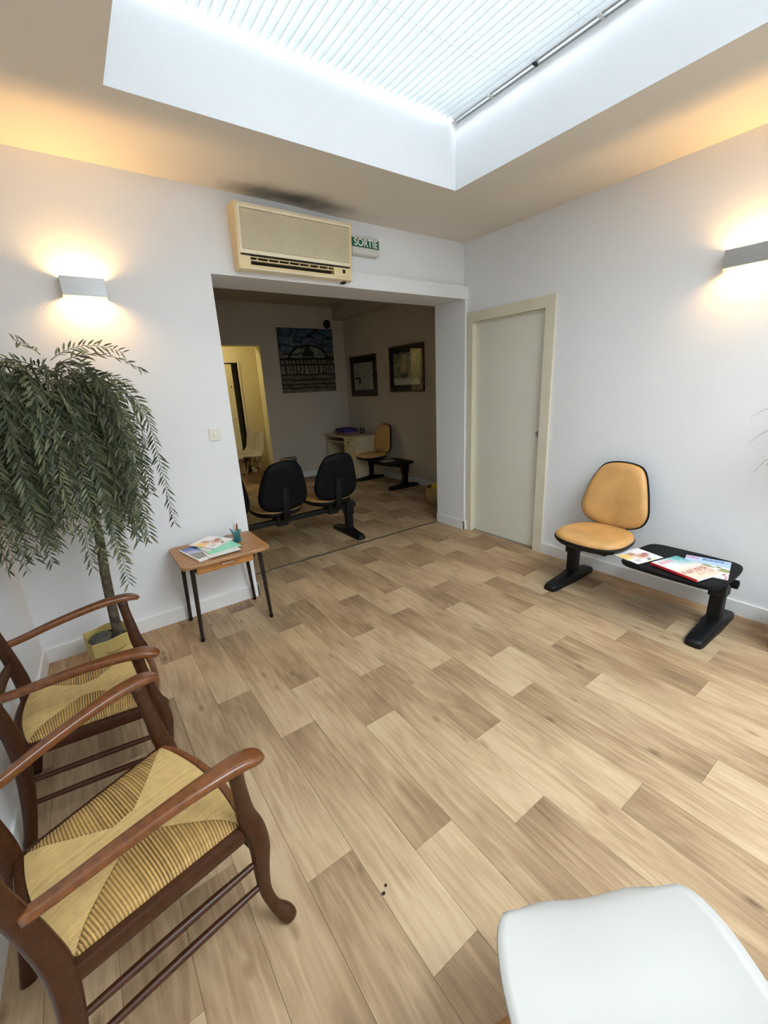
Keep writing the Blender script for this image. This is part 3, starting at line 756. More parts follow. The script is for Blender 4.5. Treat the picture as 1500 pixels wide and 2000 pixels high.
for sx in (-1, 1):
    for sy in (-1, 1):
        fx = 0.243 if sx > 0 else -0.212
        top = Vector((sx * 0.205, sy * 0.155, 0.528)); foot = Vector((fx if sx > 0 else -0.212, sy * 0.172 + 0.045 * 0, 0.0))
        if sy > 0: foot.y = 0.225; top.y = 0.165
        if sy < 0: foot.y = -0.108; top.y = -0.158
        bm = BM(); tube(bm, [top, top.lerp(foot, 0.12), foot + Vector((0, 0, 0.018))], [(0.015, 0.015), (0.0145, 0.0145), (0.011, 0.011)], 12)
        lg = obj('leg', bm, m_leg, tb, smooth=True)
        bm = BM(); tube(bm, [foot + Vector((0, 0, 0.0005)), foot + Vector((0, 0, 0.004)), foot + Vector((0, 0, 0.022))], [0.012, 0.0135, 0.012], 12)
        obj('rubber_foot', bm, m_black, lg, smooth=True)

# ------------------------------------------------------------------ printed matter
def fnoise(u, v, s, seed=0.0): return noise.noise((u * s, v * s, seed)) * 0.5 + 0.5
def mixc(a, b, t): t = max(0, min(1, t)); return tuple(x + (y - x) * t for x, y in zip(a, b))
def people_cover(seed):
    def f(u, v):
        c = (0.85, 0.85, 0.87)
        d = math.hypot((u - 0.12) * 1.2, (v - 0.62))
        if d < 0.26: c = mixc((0.9, 0.52, 0.04), (0.92, 0.8, 0.5), d / 0.26)
        for (a, b, r, col) in ((0.42, 0.68, 0.17, (0.55, 0.22, 0.10)), (0.62, 0.42, 0.20, (0.50, 0.17, 0.09)), (0.45, 0.36, 0.12, (0.75, 0.5, 0.38)), (0.80, 0.50, 0.12, (0.32, 0.12, 0.08)), (0.30, 0.50, 0.10, (0.8, 0.6, 0.42)), (0.22, 0.22, 0.10, (0.45, 0.5, 0.42))):
            d = math.hypot(u - a, v - b) / r + 0.5 * (fnoise(u, v, 14, seed) - 0.5)
            if d < 1: c = mixc(col, c, max(0, d * 1.3 - 0.4) * fnoise(u, v, 26, seed + 2) * 1.6)
        if 0.52 < u < 0.63 and 0.06 < v < 0.2: c = (0.1, 0.1, 0.12)
        if v < 0.1 and 0.35 < u < 0.8 and fnoise(u, v, 40, 3) > 0.5: c = (0.78, 0.62, 0.25)
        return c
    return f
def mountain_cover(u, v):
    if u < 0.04 or v < 0.10 or u > 0.97: return (0.84, 0.84, 0.83)
    h = 0.50 + 0.12 * noise.noise((u * 3, 0.3, 0)) + 0.06 * noise.noise((u * 9, 0.9, 0))
    if v > h: return mixc((0.55, 0.62, 0.78), (0.09, 0.16, 0.46), (v - h) / 0.35)
    return mixc((0.13, 0.13, 0.11), (0.42, 0.42, 0.38), fnoise(u, v * 1.5, 16))
def green_cover(u, v):
    if math.hypot((u - 0.14) * 1.1, v - 0.42) < 0.16: return mixc((0.85, 0.78, 0.76), (0.7, 0.42, 0.42), fnoise(u, v, 18) - 0.2)
    return mixc((0.22, 0.66, 0.46), (0.33, 0.78, 0.58), fnoise(u, v, 6))
def red_book_cover(u, v):
    c = mixc((0.82, 0.66, 0.52), (0.80, 0.84, 0.86), (v - 0.35) / 0.35)
    teal = (0.10, 0.42, 0.44)
    k = (u - 0.45) * 1.4 + (v - 0.55) * 1.2 + 0.35 * (fnoise(u, v, 7) - 0.5)
    if v > 0.5: c = mixc(c, teal, max(0, min(1, k)) * min(1, (v - 0.5) * 5))
    if 0.10 < u < 0.60 and 0.80 < v < 0.93 and (int(u * 22) % 3 != 2) and fnoise(u, v, 30, 5) > 0.3: c = (0.82, 0.26, 0.36)
    if 0.26 < v < 0.40 and 0.06 < u < 0.95:
        s = abs(math.sin(u * 34)) > 0.55
        if s and fnoise(u, v, 20, 1) > 0.38: c = (0.40, 0.06, 0.06)
    if 0.12 < v < 0.26 and 0.35 < u < 0.9 and abs(math.sin(u * 41 + 1)) > 0.7 and fnoise(u, v, 22, 4) > 0.45: c = (0.50, 0.16, 0.13)
    return c
def strip_cover(u, v):
    c = (0.80, 0.80, 0.80)
    if v > 0.70: c = mixc((0.50, 0.62, 0.86), (0.40, 0.60, 0.88), u)
    elif v > 0.62: c = (0.45, 0.55, 0.72)
    else:
        if fnoise(u, v * 2, 5, 2) > 0.52 and v > 0.36: c = (0.26, 0.30, 0.08)
        if fnoise(u, v, 7, 8) > 0.66: c = (0.14, 0.14, 0.12)
    if u > 0.86 and v < 0.3 and abs(u - 0.93 - 0.03 * math.sin(v * 20)) < 0.018: c = (0.55, 0.04, 0.08)
    return c
def dark_cover(u, v): return mixc((0.06, 0.06, 0.07), (0.45, 0.43, 0.40), fnoise(u, v, 8, 6))

def magazine(name, label, cat, p_a, p_b, depth_vec_len, z, fn, thick, spine=None, group=None, n=(40, 54), tilt=0.0):
    """p_a -> p_b is the top edge of the cover (left to right as read); depth extends to its right-hand side below"""
    a, b = Vector((*p_a, 0)), Vector((*p_b, 0)); wd = (b - a).length
    ex_ = (b - a).normalized(); ey = Vector((-ex_.y, ex_.x, 0))       # up direction of the print
    c = (a + b) / 2 - ey * depth_vec_len / 2
    t = thing(name, label, cat, (c.x, c.y, z), math.atan2(ex_.y, ex_.x), group)
    t.rotation_euler.x = tilt
    cv = picture_mesh('cover', wd, depth_vec_len, n[0], n[1], fn, m_print, t)
    cv.location.z = thick + 0.0006
    obj('pages', boxm(-wd / 2 + 0.001, wd / 2 - 0.001, -depth_vec_len / 2 + 0.001, depth_vec_len / 2 - 0.001, 0.0004, thick + 0.0002), m_paper, t)
    if spine:
        obj('spine', boxm(-wd / 2 - 0.0006, -wd / 2 + 0.006, -depth_vec_len / 2, depth_vec_len / 2, 0.0002, thick + 0.0009), spine, t)
    return t
zt_ = 0.3855
# on the bench table
magazine('magazine', 'white magazine with orange family photo overhanging the seat end of bench table', 'magazine', (2.634, 1.205), (2.846, 1.150), 0.18, zt_ + 0.004, people_cover(1.0), 0.003)
magazine('leaflet', 'pale leaflet under the white family photo magazine', 'leaflet', (2.640, 1.222), (2.800, 1.180), 0.13, zt_, lambda u, v: (0.62, 0.68, 0.80), 0.003)
bk = magazine('magazine', 'thick magazine with red spine and pale teal cover on bench table', 'magazine', (2.645, 0.985), (2.860, 0.928), 0.272, zt_ + 0.0045, red_book_cover, 0.012, spine=m_red)
st = magazine('magazine', 'magazine with pale blue title band half under the red spined one', 'magazine', (2.955, 0.905), (3.005, 0.690), 0.285, zt_, strip_cover, 0.004)
m_pinkink = M('pink_ink', (0.75, 0.10, 0.30), 0.4); m_blueink = M('blue_ink', (0.02, 0.09, 0.33), 0.4)
text_obj('title', 'CVRX', 0.040, m_pinkink, st, Matrix.Translation((-0.078, 0.110, 0.0052)), sx=0.58)
text_obj('title', 'MAGAZINE', 0.036, m_blueink, st, Matrix.Translation((0.026, 0.110, 0.0052)), sx=0.58)
text_obj('title', '>', 0.036, m_pinkink, st, Matrix.Translation((0.093, 0.110, 0.0052)), sx=0.6)
# on the far bench
magazine('magazine', 'grey magazine on the far bench table beside the desk', 'magazine', (3.72, 5.32), (3.93, 5.30), 0.16, zt_, dark_cover, 0.004)
# on the side table
zt_ = 0.5505
magazine('magazine', 'magazine with blue mountain photo cover lowest on the wooden table', 'magazine', (0.372, 2.83), (0.372 + 0.075, 2.83 - 0.29 + 0.0), 0.0001 + 0.23, zt_, mountain_cover, 0.010) if False else None
def magazine_c(name, label, cat, centre, rz, wd, ht, z, fn, thick, n=(40, 52)):
    ex_ = Vector((math.cos(rz), math.sin(rz))); ey = Vector((-ex_.y, ex_.x))
    a = Vector(centre) - ex_ * wd / 2 + ey * ht / 2; b = a + ex_ * wd
    return magazine(name, label, cat, a, b, ht, z, fn, thick, n=n)
magazine_c('magazine', 'white edged magazine with blue mountain photo lowest on the wooden table', 'magazine', (0.512, 2.700), math.radians(12), 0.21, 0.285, zt_, mountain_cover, 0.009)
magazine_c('magazine', 'plain white brochure under the mint green one on the wooden table', 'brochure', (0.585, 2.685), math.radians(3), 0.195, 0.29, zt_ + 0.0095, lambda u, v: (0.78, 0.78, 0.76), 0.004)
magazine_c('magazine', 'mint green brochure with pink circle on the wooden table', 'brochure', (0.590, 2.725), math.radians(9), 0.20, 0.285, zt_ + 0.015, green_cover, 0.003)
magazine_c('magazine', 'white magazine with yellow corner and family photo topmost on the wooden table', 'magazine', (0.578, 2.79), math.radians(33), 0.185, 0.215, zt_ + 0.0195, people_cover(7.0), 0.003)
magazine_c('leaflet', 'small brown leaflet behind the turquoise pencil glass', 'leaflet', (0.675, 2.868), math.radians(14), 0.10, 0.08, zt_, lambda u, v: (0.20, 0.12, 0.09), 0.003, n=(4, 4))

# pencil glass
CX, CY = 0.728, 2.735
cup = thing('pencil_glass', 'turquoise glass tumbler holding coloured pencils', 'glass', (CX, CY, zt_))
bm = BM(); lathe(bm, [(0.021, 0.0), (0.025, 0.004), (0.026, 0.02), (0.0225, 0.05), (0.0275, 0.082), (0.0265, 0.082), (0.0212, 0.05), (0.0245, 0.02), (0.022, 0.007), (0.001, 0.006)], 24)
obj('tumbler', bm, m_cup, cup, smooth=True)
bm = BM(); tube(bm, [(0.023, 0.010, 0.055), (0.036, 0.014, 0.066), (0.031, 0.013, 0.078)], 0.003, 8, smooth_n=4); obj('glass_trim', bm, m_cup, cup, smooth=True)
pens = [('white', (0.80, 0.80, 0.78), (-0.006, 0.004), (-0.012, 0.012), 0.150), ('brown', (0.16, 0.07, 0.03), (0.002, -0.004), (0.010, -0.012), 0.122), ('orange', (0.62, 0.22, 0.06), (0.006, 0.004), (0.016, 0.008), 0.112), ('red', (0.50, 0.06, 0.05), (0.004, 0.006), (0.012, 0.016), 0.105), ('dark grey', (0.08, 0.08, 0.09), (-0.004, -0.004), (-0.040, -0.006), 0.098), ('beige', (0.62, 0.42, 0.26), (-0.002, 0.006), (-0.006, 0.002), 0.117)]
for nm, col, p0, p1, ln in pens:
    a = Vector((CX + p0[0] * 1.4, CY + p0[1] * 1.4, zt_ + 0.0065)); b = Vector((CX + p1[0], CY + p1[1], zt_ + ln * 1.12))
    t = thing('pencil', f'{nm} pencil standing in the turquoise glass', 'pencil', a, 0, None)
    d = b - a
    bm = BM(); tube(bm, [Vector(), d * 0.86], [0.0035, 0.0035], 7); obj('shaft', bm, M('pencil_' + nm, col, 0.4), t, smooth=True)
    bm = BM(); tube(bm, [d * 0.86, d * 0.97, d], [0.0035, 0.0012, 0.0004], 7); obj('tip', bm, M('pencil_tip_' + nm, tuple(c * 0.8 for c in col), 0.5), t, smooth=True)

# ------------------------------------------------------------------ rush seated armchairs
def rush_mesh():
    hwf, hwb, xb, xf = 0.222, 0.176, -0.182, 0.185
    nx, ny = 250, 320; vs, fs, cols = [], [], []
    def half(x): return hwb + (hwf - hwb) * (x - xb) / (xf - xb)
    rnd = random.Random(3); tone = [rnd.uniform(-1, 1) for _ in range(400)]
    base = Vector((0.50, 0.30, 0.095)); dark = Vector((0.035, 0.015, 0.004)); light = Vector((0.62, 0.415, 0.165))
    for j in range(ny + 1):
        v = -1 + 2 * j / ny
        for i in range(nx + 1):
            u = i / nx
            arc = 0.030 * (1 - v * v)
            x = (xb - arc * 0.8) + (xf + arc - (xb - arc * 0.8)) * u
            xs = xb + (xf - xb) * u
            y = half(xs) * v
            de = min(u, 1 - u) * (xf - xb) + 0.004; ds = (1 - abs(v)) * half(xs)
            z = 0.0
            rise = 0.016 * (1 - (1 - min(1, ds / 0.06)) ** 2) * (1 - (1 - min(1, de / 0.05)) ** 2)
            z = 0.398 + rise
            if ds < min(de * 0.95, 0.155):
                ph = xs / 0.0074; k = int(math.floor(ph)) + 60; fr = ph - math.floor(ph)
                rd = math.sqrt(max(0, 1 - (2 * fr - 1) ** 2))
                wgt = 1.0
                z += 0.0052 * rd * wgt - 0.0025 + 0.0006 * tone[k % 400]
                n = noise.noise((xs * 40, y * 90, 1.0)) * 0.5
                c = base.lerp(dark, min(1.0, (1 - rd) ** 0.75 * 1.15))
                c = c * (1 + 0.16 * tone[k % 400] + 0.30 * n)
                if abs(ds - min(de * 0.95, 0.155)) < 0.004: z -= 0.0012; c = c * 0.75
            else:
                ph = y / 0.0052; k = int(math.floor(ph)) + 120; fr = ph - math.floor(ph)
                rd = math.sqrt(max(0, 1 - (2 * fr - 1) ** 2))
                z += 0.0022 * rd - 0.0015
                n = noise.noise((xs * 60, y * 40, 5.0)) * 0.5
                c = light.lerp(base, 0.15).lerp(dark, 0.38 * (1 - rd))
                c = c * (1 + 0.10 * tone[k % 400] + 0.22 * n)
            if ds < 0.004: z -= 0.022
            elif ds < 0.010: z -= 0.006
            vs.append((x, y, z)); cols += [max(0, c.x), max(0, c.y), max(0, c.z), 1]
    Wd = nx + 1
    for j in range(ny):
        for i in range(nx):
            a = j * Wd + i; fs.append((a, a + 1, a + Wd + 1, a + Wd))
    me = bpy.data.meshes.new('rush_seat'); me.from_pydata(vs, [], fs)
    ca = me.color_attributes.new('Col', 'FLOAT_COLOR', 'POINT'); ca.data.foreach_set('color', cols)
    me.materials.append(m_rush)
    for p in me.polygons: p.use_smooth = True
    return me

def armchair(label, loc, rz):
    t = thing('rush_armchair', label, 'armchair', loc, rz, 'rush seated armchairs along the left wall')
    o = bpy.data.objects.new('rush_seat', rush_mesh()); C.objects.link(o); o.parent = t
    # seat rails
    for s in (-1, 1):
        bm = BM(); tube(bm, [(-0.195, s * 0.182, 0.368), (0.19, s * 0.228, 0.368)], [(0.0125, 0.024), (0.0125, 0.024)], 12, power=4); obj('side_rail', bm, m_shaded_wood, t, smooth=True)
    pf = [(0.188, -0.225, 0.374), (0.214, -0.15, 0.376), (0.230, 0, 0.378), (0.214, 0.15, 0.376), (0.188, 0.225, 0.374)]
    bm = BM(); tube(bm, pf, (0.012, 0.024), 12, power=4, smooth_n=5); obj('front_rail', bm, m_lit_wood, t, smooth=True)
    pb = [(-0.190, -0.180, 0.374), (-0.210, -0.11, 0.376), (-0.221, 0, 0.378), (-0.210, 0.11, 0.376), (-0.190, 0.180, 0.374)]
    bm = BM(); tube(bm, pb, (0.012, 0.024), 12, power=4, smooth_n=5); obj('back_rail', bm, m_shaded_wood, t, smooth=True)
    for s in (-1, 1):
        # cabriole front leg running up into the arm support
        pts = [(0.252, s * 0.284, 0.001), (0.250, s * 0.282, 0.012), (0.240, s * 0.274, 0.036), (0.222, s * 0.258, 0.075), (0.210, s * 0.246, 0.14), (0.211, s * 0.243, 0.22), (0.217, s * 0.243, 0.30), (0.211, s * 0.240, 0.37), (0.197, s * 0.237, 0.43), (0.190, s * 0.243, 0.50), (0.182, s * 0.255, 0.57), (0.178, s * 0.263, 0.622)]
        rd = [(0.010, 0.012), (0.018, 0.021), (0.020, 0.023), (0.014, 0.016), (0.0145, 0.017), (0.018, 0.022), (0.023, 0.028), (0.022, 0.028), (0.017, 0.025), (0.014, 0.021), (0.013, 0.019), (0.014, 0.021)]
        bm = BM(); tube(bm, pts, rd, 14, up=(1, 0, 0), power=2.4, smooth_n=4); obj('front_leg', bm, m_shaded_wood, t, smooth='all')
        # back post
        pts = [(-0.262, s * 0.190, 0.001), (-0.238, s * 0.188, 0.12), (-0.218, s * 0.186, 0.26), (-0.210, s * 0.186, 0.40), (-0.222, s * 0.188, 0.52), (-0.246, s * 0.190, 0.66), (-0.270, s * 0.192, 0.80), (-0.288, s * 0.193, 0.90)]
        rd = [(0.013, 0.019), (0.0135, 0.021), (0.014, 0.024), (0.014, 0.026), (0.0135, 0.024), (0.013, 0.021), (0.012, 0.018), (0.010, 0.012)]
        bm = BM(); tube(bm, pts, rd, 12, up=(1, 0, 0), power=3, smooth_n=4); obj('back_post', bm, m_shaded_wood, t, smooth='all')
        # arm
        pts = [(-0.232, s * 0.196, 0.600), (-0.17, s * 0.208, 0.606), (-0.07, s * 0.228, 0.622), (0.04, s * 0.247, 0.634), (0.12, s * 0.261, 0.638), (0.185, s * 0.269, 0.634), (0.222, s * 0.276, 0.625), (0.240, s * 0.280, 0.614), (0.244, s * 0.281, 0.608)]
        rd = [(0.012, 0.013), (0.013, 0.0135), (0.016, 0.0135), (0.019, 0.0135), (0.024, 0.0135), (0.028, 0.0135), (0.027, 0.0125), (0.018, 0.010), (0.006, 0.005)]
        bm = BM(); tube(bm, pts, rd, 20, power=3.8, smooth_n=5); obj('arm', bm, m_lit_wood, t, smooth='all')
        for z, r in ((0.255, 0.0095), (0.165, 0.0095)):
            bm = BM(); tube(bm, [(-0.222 - (0.26 - z) * 0.15, s * 0.187, z), (0.0, s * 0.214, z), (0.208, s * 0.243, z)], [r * 0.85, r * 1.15, r * 0.85], 10, smooth_n=3); obj('stretcher', bm, m_shaded_wood, t, smooth=True)
    bm = BM(); tube(bm, [(0.209, -0.243, 0.285), (0.209, 0, 0.285), (0.209, 0.243, 0.285)], [0.009, 0.0115, 0.009], 10, smooth_n=3); obj('stretcher', bm, m_shaded_wood, t, smooth=True)
    bm = BM(); tube(bm, [(-0.226, -0.187, 0.22), (-0.226, 0.187, 0.22)], 0.009, 10); obj('stretcher', bm, m_shaded_wood, t, smooth=True)
    for z, dz in ((0.52, 0.026), (0.66, 0.026), (0.81, 0.034)):
        x = -0.222 - max(0, z - 0.52) * 0.165
        pts = [(x, -0.19, z), (x - 0.012, -0.10, z + 0.008), (x - 0.016, 0, z + 0.012), (x - 0.012, 0.10, z + 0.008), (x, 0.19, z)]
        bm = BM(); tube(bm, pts, [(0.007, dz * 0.7), (0.007, dz), (0.007, dz * 1.15), (0.007, dz), (0.007, dz * 0.7)], 12, power=3, smooth_n=4); obj('back_slat', bm, m_shaded_wood, t, smooth=True)
    return t
ch = armchair('dark wooden rush seated armchair angled out beside the left wall', (-0.10, 1.095, 0), math.radians(17))
dup(ch, (-0.163, 1.850, 0), math.radians(0), 'dark wooden rush seated armchair squarely beside the potted weeping tree', 'rush seated armchairs along the left wall')

# ------------------------------------------------------------------ white shell chairs
def shell_chair(label, loc, rz):
    t = thing('shell_chair', label, 'chair', loc, rz, 'white shell chairs on wooden legs')
    prof = [(0.222, 0.412), (0.212, 0.428), (0.18, 0.437), (0.11, 0.432), (0.02, 0.420), (-0.07, 0.418), (-0.14, 0.438), (-0.185, 0.485), (-0.208, 0.56), (-0.222, 0.65), (-0.236, 0.73), (-0.250, 0.79), (-0.256, 0.812)]
    halfw = [0.135, 0.176, 0.208, 0.230, 0.234, 0.232, 0.226, 0.222, 0.222, 0.218, 0.206, 0.178, 0.135]
    pp = catmull([(a, 0, b) for a, b in prof], 4); hh = [v.x for v in catmull([(h, 0, 0) for h in halfw], 4)]
    bm = BM(); nv = 22; rows_t = []
    L_ = len(pp) - 1
    for i, p in enumerate(pp):
        s = i / L_; row = []
        a = pp[max(0, i - 1)]; b = pp[min(L_, i + 1)]; tg = (b - a).normalized(); nrm = Vector((tg.z, 0, -tg.x))
        for k in range(nv + 1):
            v = -1 + 2 * k / nv
            dish = (0.030 * abs(v) ** 2.6) if s < 0.5 else (0.045 * abs(v) ** 2.2)
            if s < 0.12: dish *= s / 0.12 * 0.6 + 0.1
            wave = 0.006 * math.cos(v * PI * 1.3) * max(0, 1 - s / 0.15)
            q = p + nrm * (dish - wave * 0.8)
            row.append(bm.verts.new((q.x - (0.050 * abs(v) ** 4.5 if s < 0.2 else 0) * (1 - s / 0.2 if s < 0.2 else 0), v * hh[i], q.z)))
        rows_t.append(row)
    for a, b in zip(rows_t, rows_t[1:]):
        for k in range(nv): bm.faces.new((a[k], a[k + 1], b[k + 1], b[k]))
    sh = obj('shell', bm, m_shell, t, smooth='all')
    md = sh.modifiers.new('thickness', 'SOLIDIFY'); md.thickness = 0.006; md.offset = -1 if False else 0
    for sx in (-1, 1):
        for sy in (-1, 1):
            bm = BM(); tube(bm, [(sx * 0.215 + (0.0), sy * 0.205, 0.0), (sx * 0.10, sy * 0.115, 0.375)], [0.0095, 0.0155], 12); obj('leg', bm, m_beech, t, smooth=True)
    bm = BM()
    for s in (-1, 1):
        tube(bm, [(-0.12, s * 0.125, 0.345), (0.12, s * 0.125, 0.345)], 0.004, 6); tube(bm, [(s * 0.12, -0.125, 0.335), (s * 0.12, 0.125, 0.335)], 0.004, 6)
        tube(bm, [(-0.165, s * 0.165, 0.16), (0.12, -s * 0.125, 0.34)], 0.004, 6)
        tube(bm, [(0.165, s * 0.165, 0.16), (-0.12, -s * 0.125, 0.34)], 0.004, 6)
        for x in (-0.10, 0.10): tube(bm, [(x, s * 0.115, 0.335), (x, s * 0.115, 0.412)], 0.006, 6)
    obj('wire_brace', bm, m_wire, t, smooth=True)
    return t
sc_ = shell_chair('white plastic shell chair standing alone on the open plank floor', (0.572, 0.100, 0), math.radians(60))
dup(sc_, (2.40, 7.32, 0), PI, 'white shell chair in the corridor nearest the doorway', 'white shell chairs on wooden legs')
dup(sc_, (2.42, 7.83, 0), PI, 'white shell chair in the corridor beside the yellow door', 'white shell chairs on wooden legs')

# ------------------------------------------------------------------ weeping tree in a paper bag
PX, PY = -0.085, 2.655
bag = thing('paper_bag', 'folded kraft paper bag used as a pot cover', 'paper bag', (PX, PY, 0), math.radians(14))
bm = BM()
def bagring(w_, d_, z, wob):
    pts = []
    for x, y in ((-0.9, -0.95), (-0.3, -1.0), (0.4, -1), (0.95, -0.92), (1.0, 0), (0.86, 0.9), (0.3, 1.0), (-0.4, 1), (-0.85, 0.82), (-1.0, 0)):
        pts.append(Vector((x * w_ + wob * noise.noise((x * 3, y * 3, z * 9)), y * d_ + wob * noise.noise((y * 3, x * 2, z * 7 + 4)), z + (wob * 0.8 * noise.noise((x * 4, y * 4, 2)) if z > 0.2 else 0))))
    return pts
loft(bm, [bagring(0.092, 0.085, 0.001, 0.0), bagring(0.100, 0.094, 0.05, 0.014), bagring(0.104, 0.098, 0.15, 0.016), bagring(0.112, 0.105, 0.235, 0.014), bagring(0.110, 0.103, 0.24, 0.014), bagring(0.100, 0.094, 0.19, 0.016), bagring(0.095, 0.09, 0.10, 0.01)], cap=True)
obj('paper', bm, m_paperbag, bag)
bm = BM(); tube(bm, [(-0.05, -0.112, 0.175), (-0.02, -0.116, 0.166), (0.02, -0.116, 0.168), (0.05, -0.114, 0.178)], 0.0018, 6, smooth_n=4); obj('string_handle', bm, M('brown_string', (0.12, 0.08, 0.03), 0.8), bag)

tree = thing('weeping_tree', 'artificial weeping tree with drooping narrow grey green leaves', 'plant', (PX, PY, 0))
bm = BM(); lathe(bm, [(0.055, 0.105), (0.072, 0.205), (0.078, 0.212), (0.074, 0.212), (0.066, 0.19), (0.0005, 0.19)], 24); obj('nursery_pot', bm, m_soilpot, tree, smooth=True)
bm = BM(); lathe(bm, [(0.0005, 0), (0.055, 0.0), (0.060, 0.006), (0.055, 0.012), (0.0005, 0.014)], 24); o = obj('slate_lid', bm, m_slate, tree, smooth=True, loc=(-0.035, 0.005, 0.205), rot=(0.18, -0.12, 0))
rt = random.Random(21)
TX, TY = 0.05, -0.045
trunk = [(TX, TY, 0.18), (TX + 0.004, TY - 0.02, 0.40), (TX + 0.012, TY - 0.045, 0.62), (TX + 0.028, TY - 0.06, 0.85), (TX + 0.02, TY - 0.075, 1.1), (TX - 0.02, TY - 0.09, 1.35), (TX - 0.04, TY - 0.10, 1.55)]
bm = BM(); tube(bm, trunk, [0.026, 0.0245, 0.023, 0.021, 0.018, 0.014, 0.009], 12, smooth_n=4); obj('trunk', bm, m_bark, tree, smooth='all')
XMIN, YMAX = -0.40 - PX, 2.95 - PY
def clampv(p):
    if p.x < XMIN: p.x = XMIN + 0.004 * rt.random()
    if p.y > YMAX: p.y = YMAX - 0.004 * rt.random()
    return p
def frond(start, d, length, grav, leaf_len, col_k, stiff=0.0, nm='frond'):
    pts = [start.copy()]; p = start.copy(); d = d.normalized(); st_ = 0.025; n = max(4, int(length / st_))
    for k in range(n):
        d = (d + Vector((0, 0, -grav)) + Vector((rt.uniform(-.05, .05), rt.uniform(-.05, .05), 0))).normalized()
        p = clampv(p + d * st_); pts.append(p.copy())
    vs, fs, cols, mats = [], [], [], []
    # twig
    prev = None
    for i, q in enumerate(pts):
        a = pts[max(0, i - 1)]; b = pts[min(len(pts) - 1, i + 1)]; tg = (b - a)
        if tg.length < 1e-6: tg = Vector((0, 0, -1))
        tg.normalize()
        s = tg.cross(Vector((0.3, 0.9, 0.2))).normalized(); nn = tg.cross(s)
        r = 0.0022 * (1 - 0.7 * i / len(pts)); b0 = len(vs)
        for k in range(3):
            an = k * 2 * PI / 3; vs.append(tuple(q + s * (r * math.cos(an)) + nn * (r * math.sin(an)))); cols += [0.07, 0.06, 0.03, 1]
        if prev is not None:
            for k in range(3):
                fs.append((prev + k, prev + (k + 1) % 3, b0 + (k + 1) % 3, b0 + k))
        prev = b0
    # leaves
    side = 1; nl = int(length / 0.0115)
    az0 = rt.uniform(0, 2 * PI)
    for k in range(nl):
        f = 0.08 + 0.92 * k / nl; g = f * (len(pts) - 1); i = int(g); q = pts[i].lerp(pts[min(i + 1, len(pts) - 1)], g - i)
        tg = pts[min(i + 1, len(pts) - 1)] - pts[max(i - 1, 0)]
        if tg.length < 1e-6: tg = Vector((0, 0, -1))
        tg.normalize()
        s = tg.cross(Vector((math.cos(az0), math.sin(az0), 0.25))).normalized(); nn = tg.cross(s)
        an = side * (PI / 2) + rt.uniform(-0.7, 0.7); side = -side
        outw = (s * math.sin(an) + nn * math.cos(an) * 0.8)
        dirl = (tg * rt.uniform(0.55, 0.95) + outw * rt.uniform(0.55, 0.9)).normalized()
        L0 = leaf_len * rt.uniform(0.75, 1.2) * (1 - 0.25 * f); wv = dirl.cross(outw.cross(dirl) + Vector((0, 0, 0.3))).normalized() * (L0 * 0.092)
        dr = Vector((0, 0, -1)) * L0 * 0.12
        b0 = len(vs)
        m1 = q + dirl * L0 * 0.35; m2 = q + dirl * L0 * 0.7 + dr * 0.5; tip = q + dirl * L0 + dr
        for pnt in (q, m1 + wv, m1 - wv, m2 + wv * 0.75, m2 - wv * 0.75, tip): vs.append(tuple(clampv(pnt.copy())))
        fs += [(b0, b0 + 1, b0 + 2), (b0 + 1, b0 + 3, b0 + 4, b0 + 2), (b0 + 3, b0 + 5, b0 + 4)]
        tcol = rt.random(); c = mixc((0.032, 0.050, 0.024), (0.215, 0.230, 0.115), tcol * col_k); cols += [*c, 1] * 6
    me = bpy.data.meshes.new(nm); me.from_pydata(vs, [], fs)
    ca = me.color_attributes.new('Col', 'FLOAT_COLOR', 'POINT'); ca.data.foreach_set('color', cols)
    me.materials.append(m_leaf)
    o = bpy.data.objects.new(nm, me); C.objects.link(o); o.parent = tree; o['kind'] = 'stuff'
    return o
base = Vector((TX - 0.035, TY - 0.10, 1.40))
nb = 15
for b in range(nb):
    az = 2 * PI * b / nb + rt.uniform(-0.2, 0.2)
    rad = rt.uniform(0.12, 0.24)
    outv = Vector((math.cos(az), math.sin(az), 0))
    zt0 = rt.uniform(1.52, 1.70)
    start = base + Vector((0, 0, rt.uniform(-0.12, 0.12)))
    mid = start + outv * rad * 0.5 + Vector((0, 0, (zt0 - start.z) * 0.85)); end = start + outv * rad; end.z = zt0 - 0.02
    cv = [clampv(v) for v in catmull([start, mid, end], 4)]
    bm = BM(); tube(bm, cv, [0.007 - 0.0005 * i for i in range(len(cv))], 6); obj('branch', bm, m_bark, tree, smooth=True)
    for k in range(11):
        i = rt.randint(2, len(cv) - 1)
        a2 = az + rt.uniform(-0.9, 0.9); dv = Vector((math.cos(a2), math.sin(a2), rt.uniform(-0.1, 0.45)))
        ln = rt.uniform(0.38, 0.98) * (0.75 + 0.33 * (i / len(cv)))
        frond(cv[i], dv, ln, rt.uniform(0.18, 0.38), rt.uniform(0.054, 0.072), rt.uniform(0.5, 1.3))
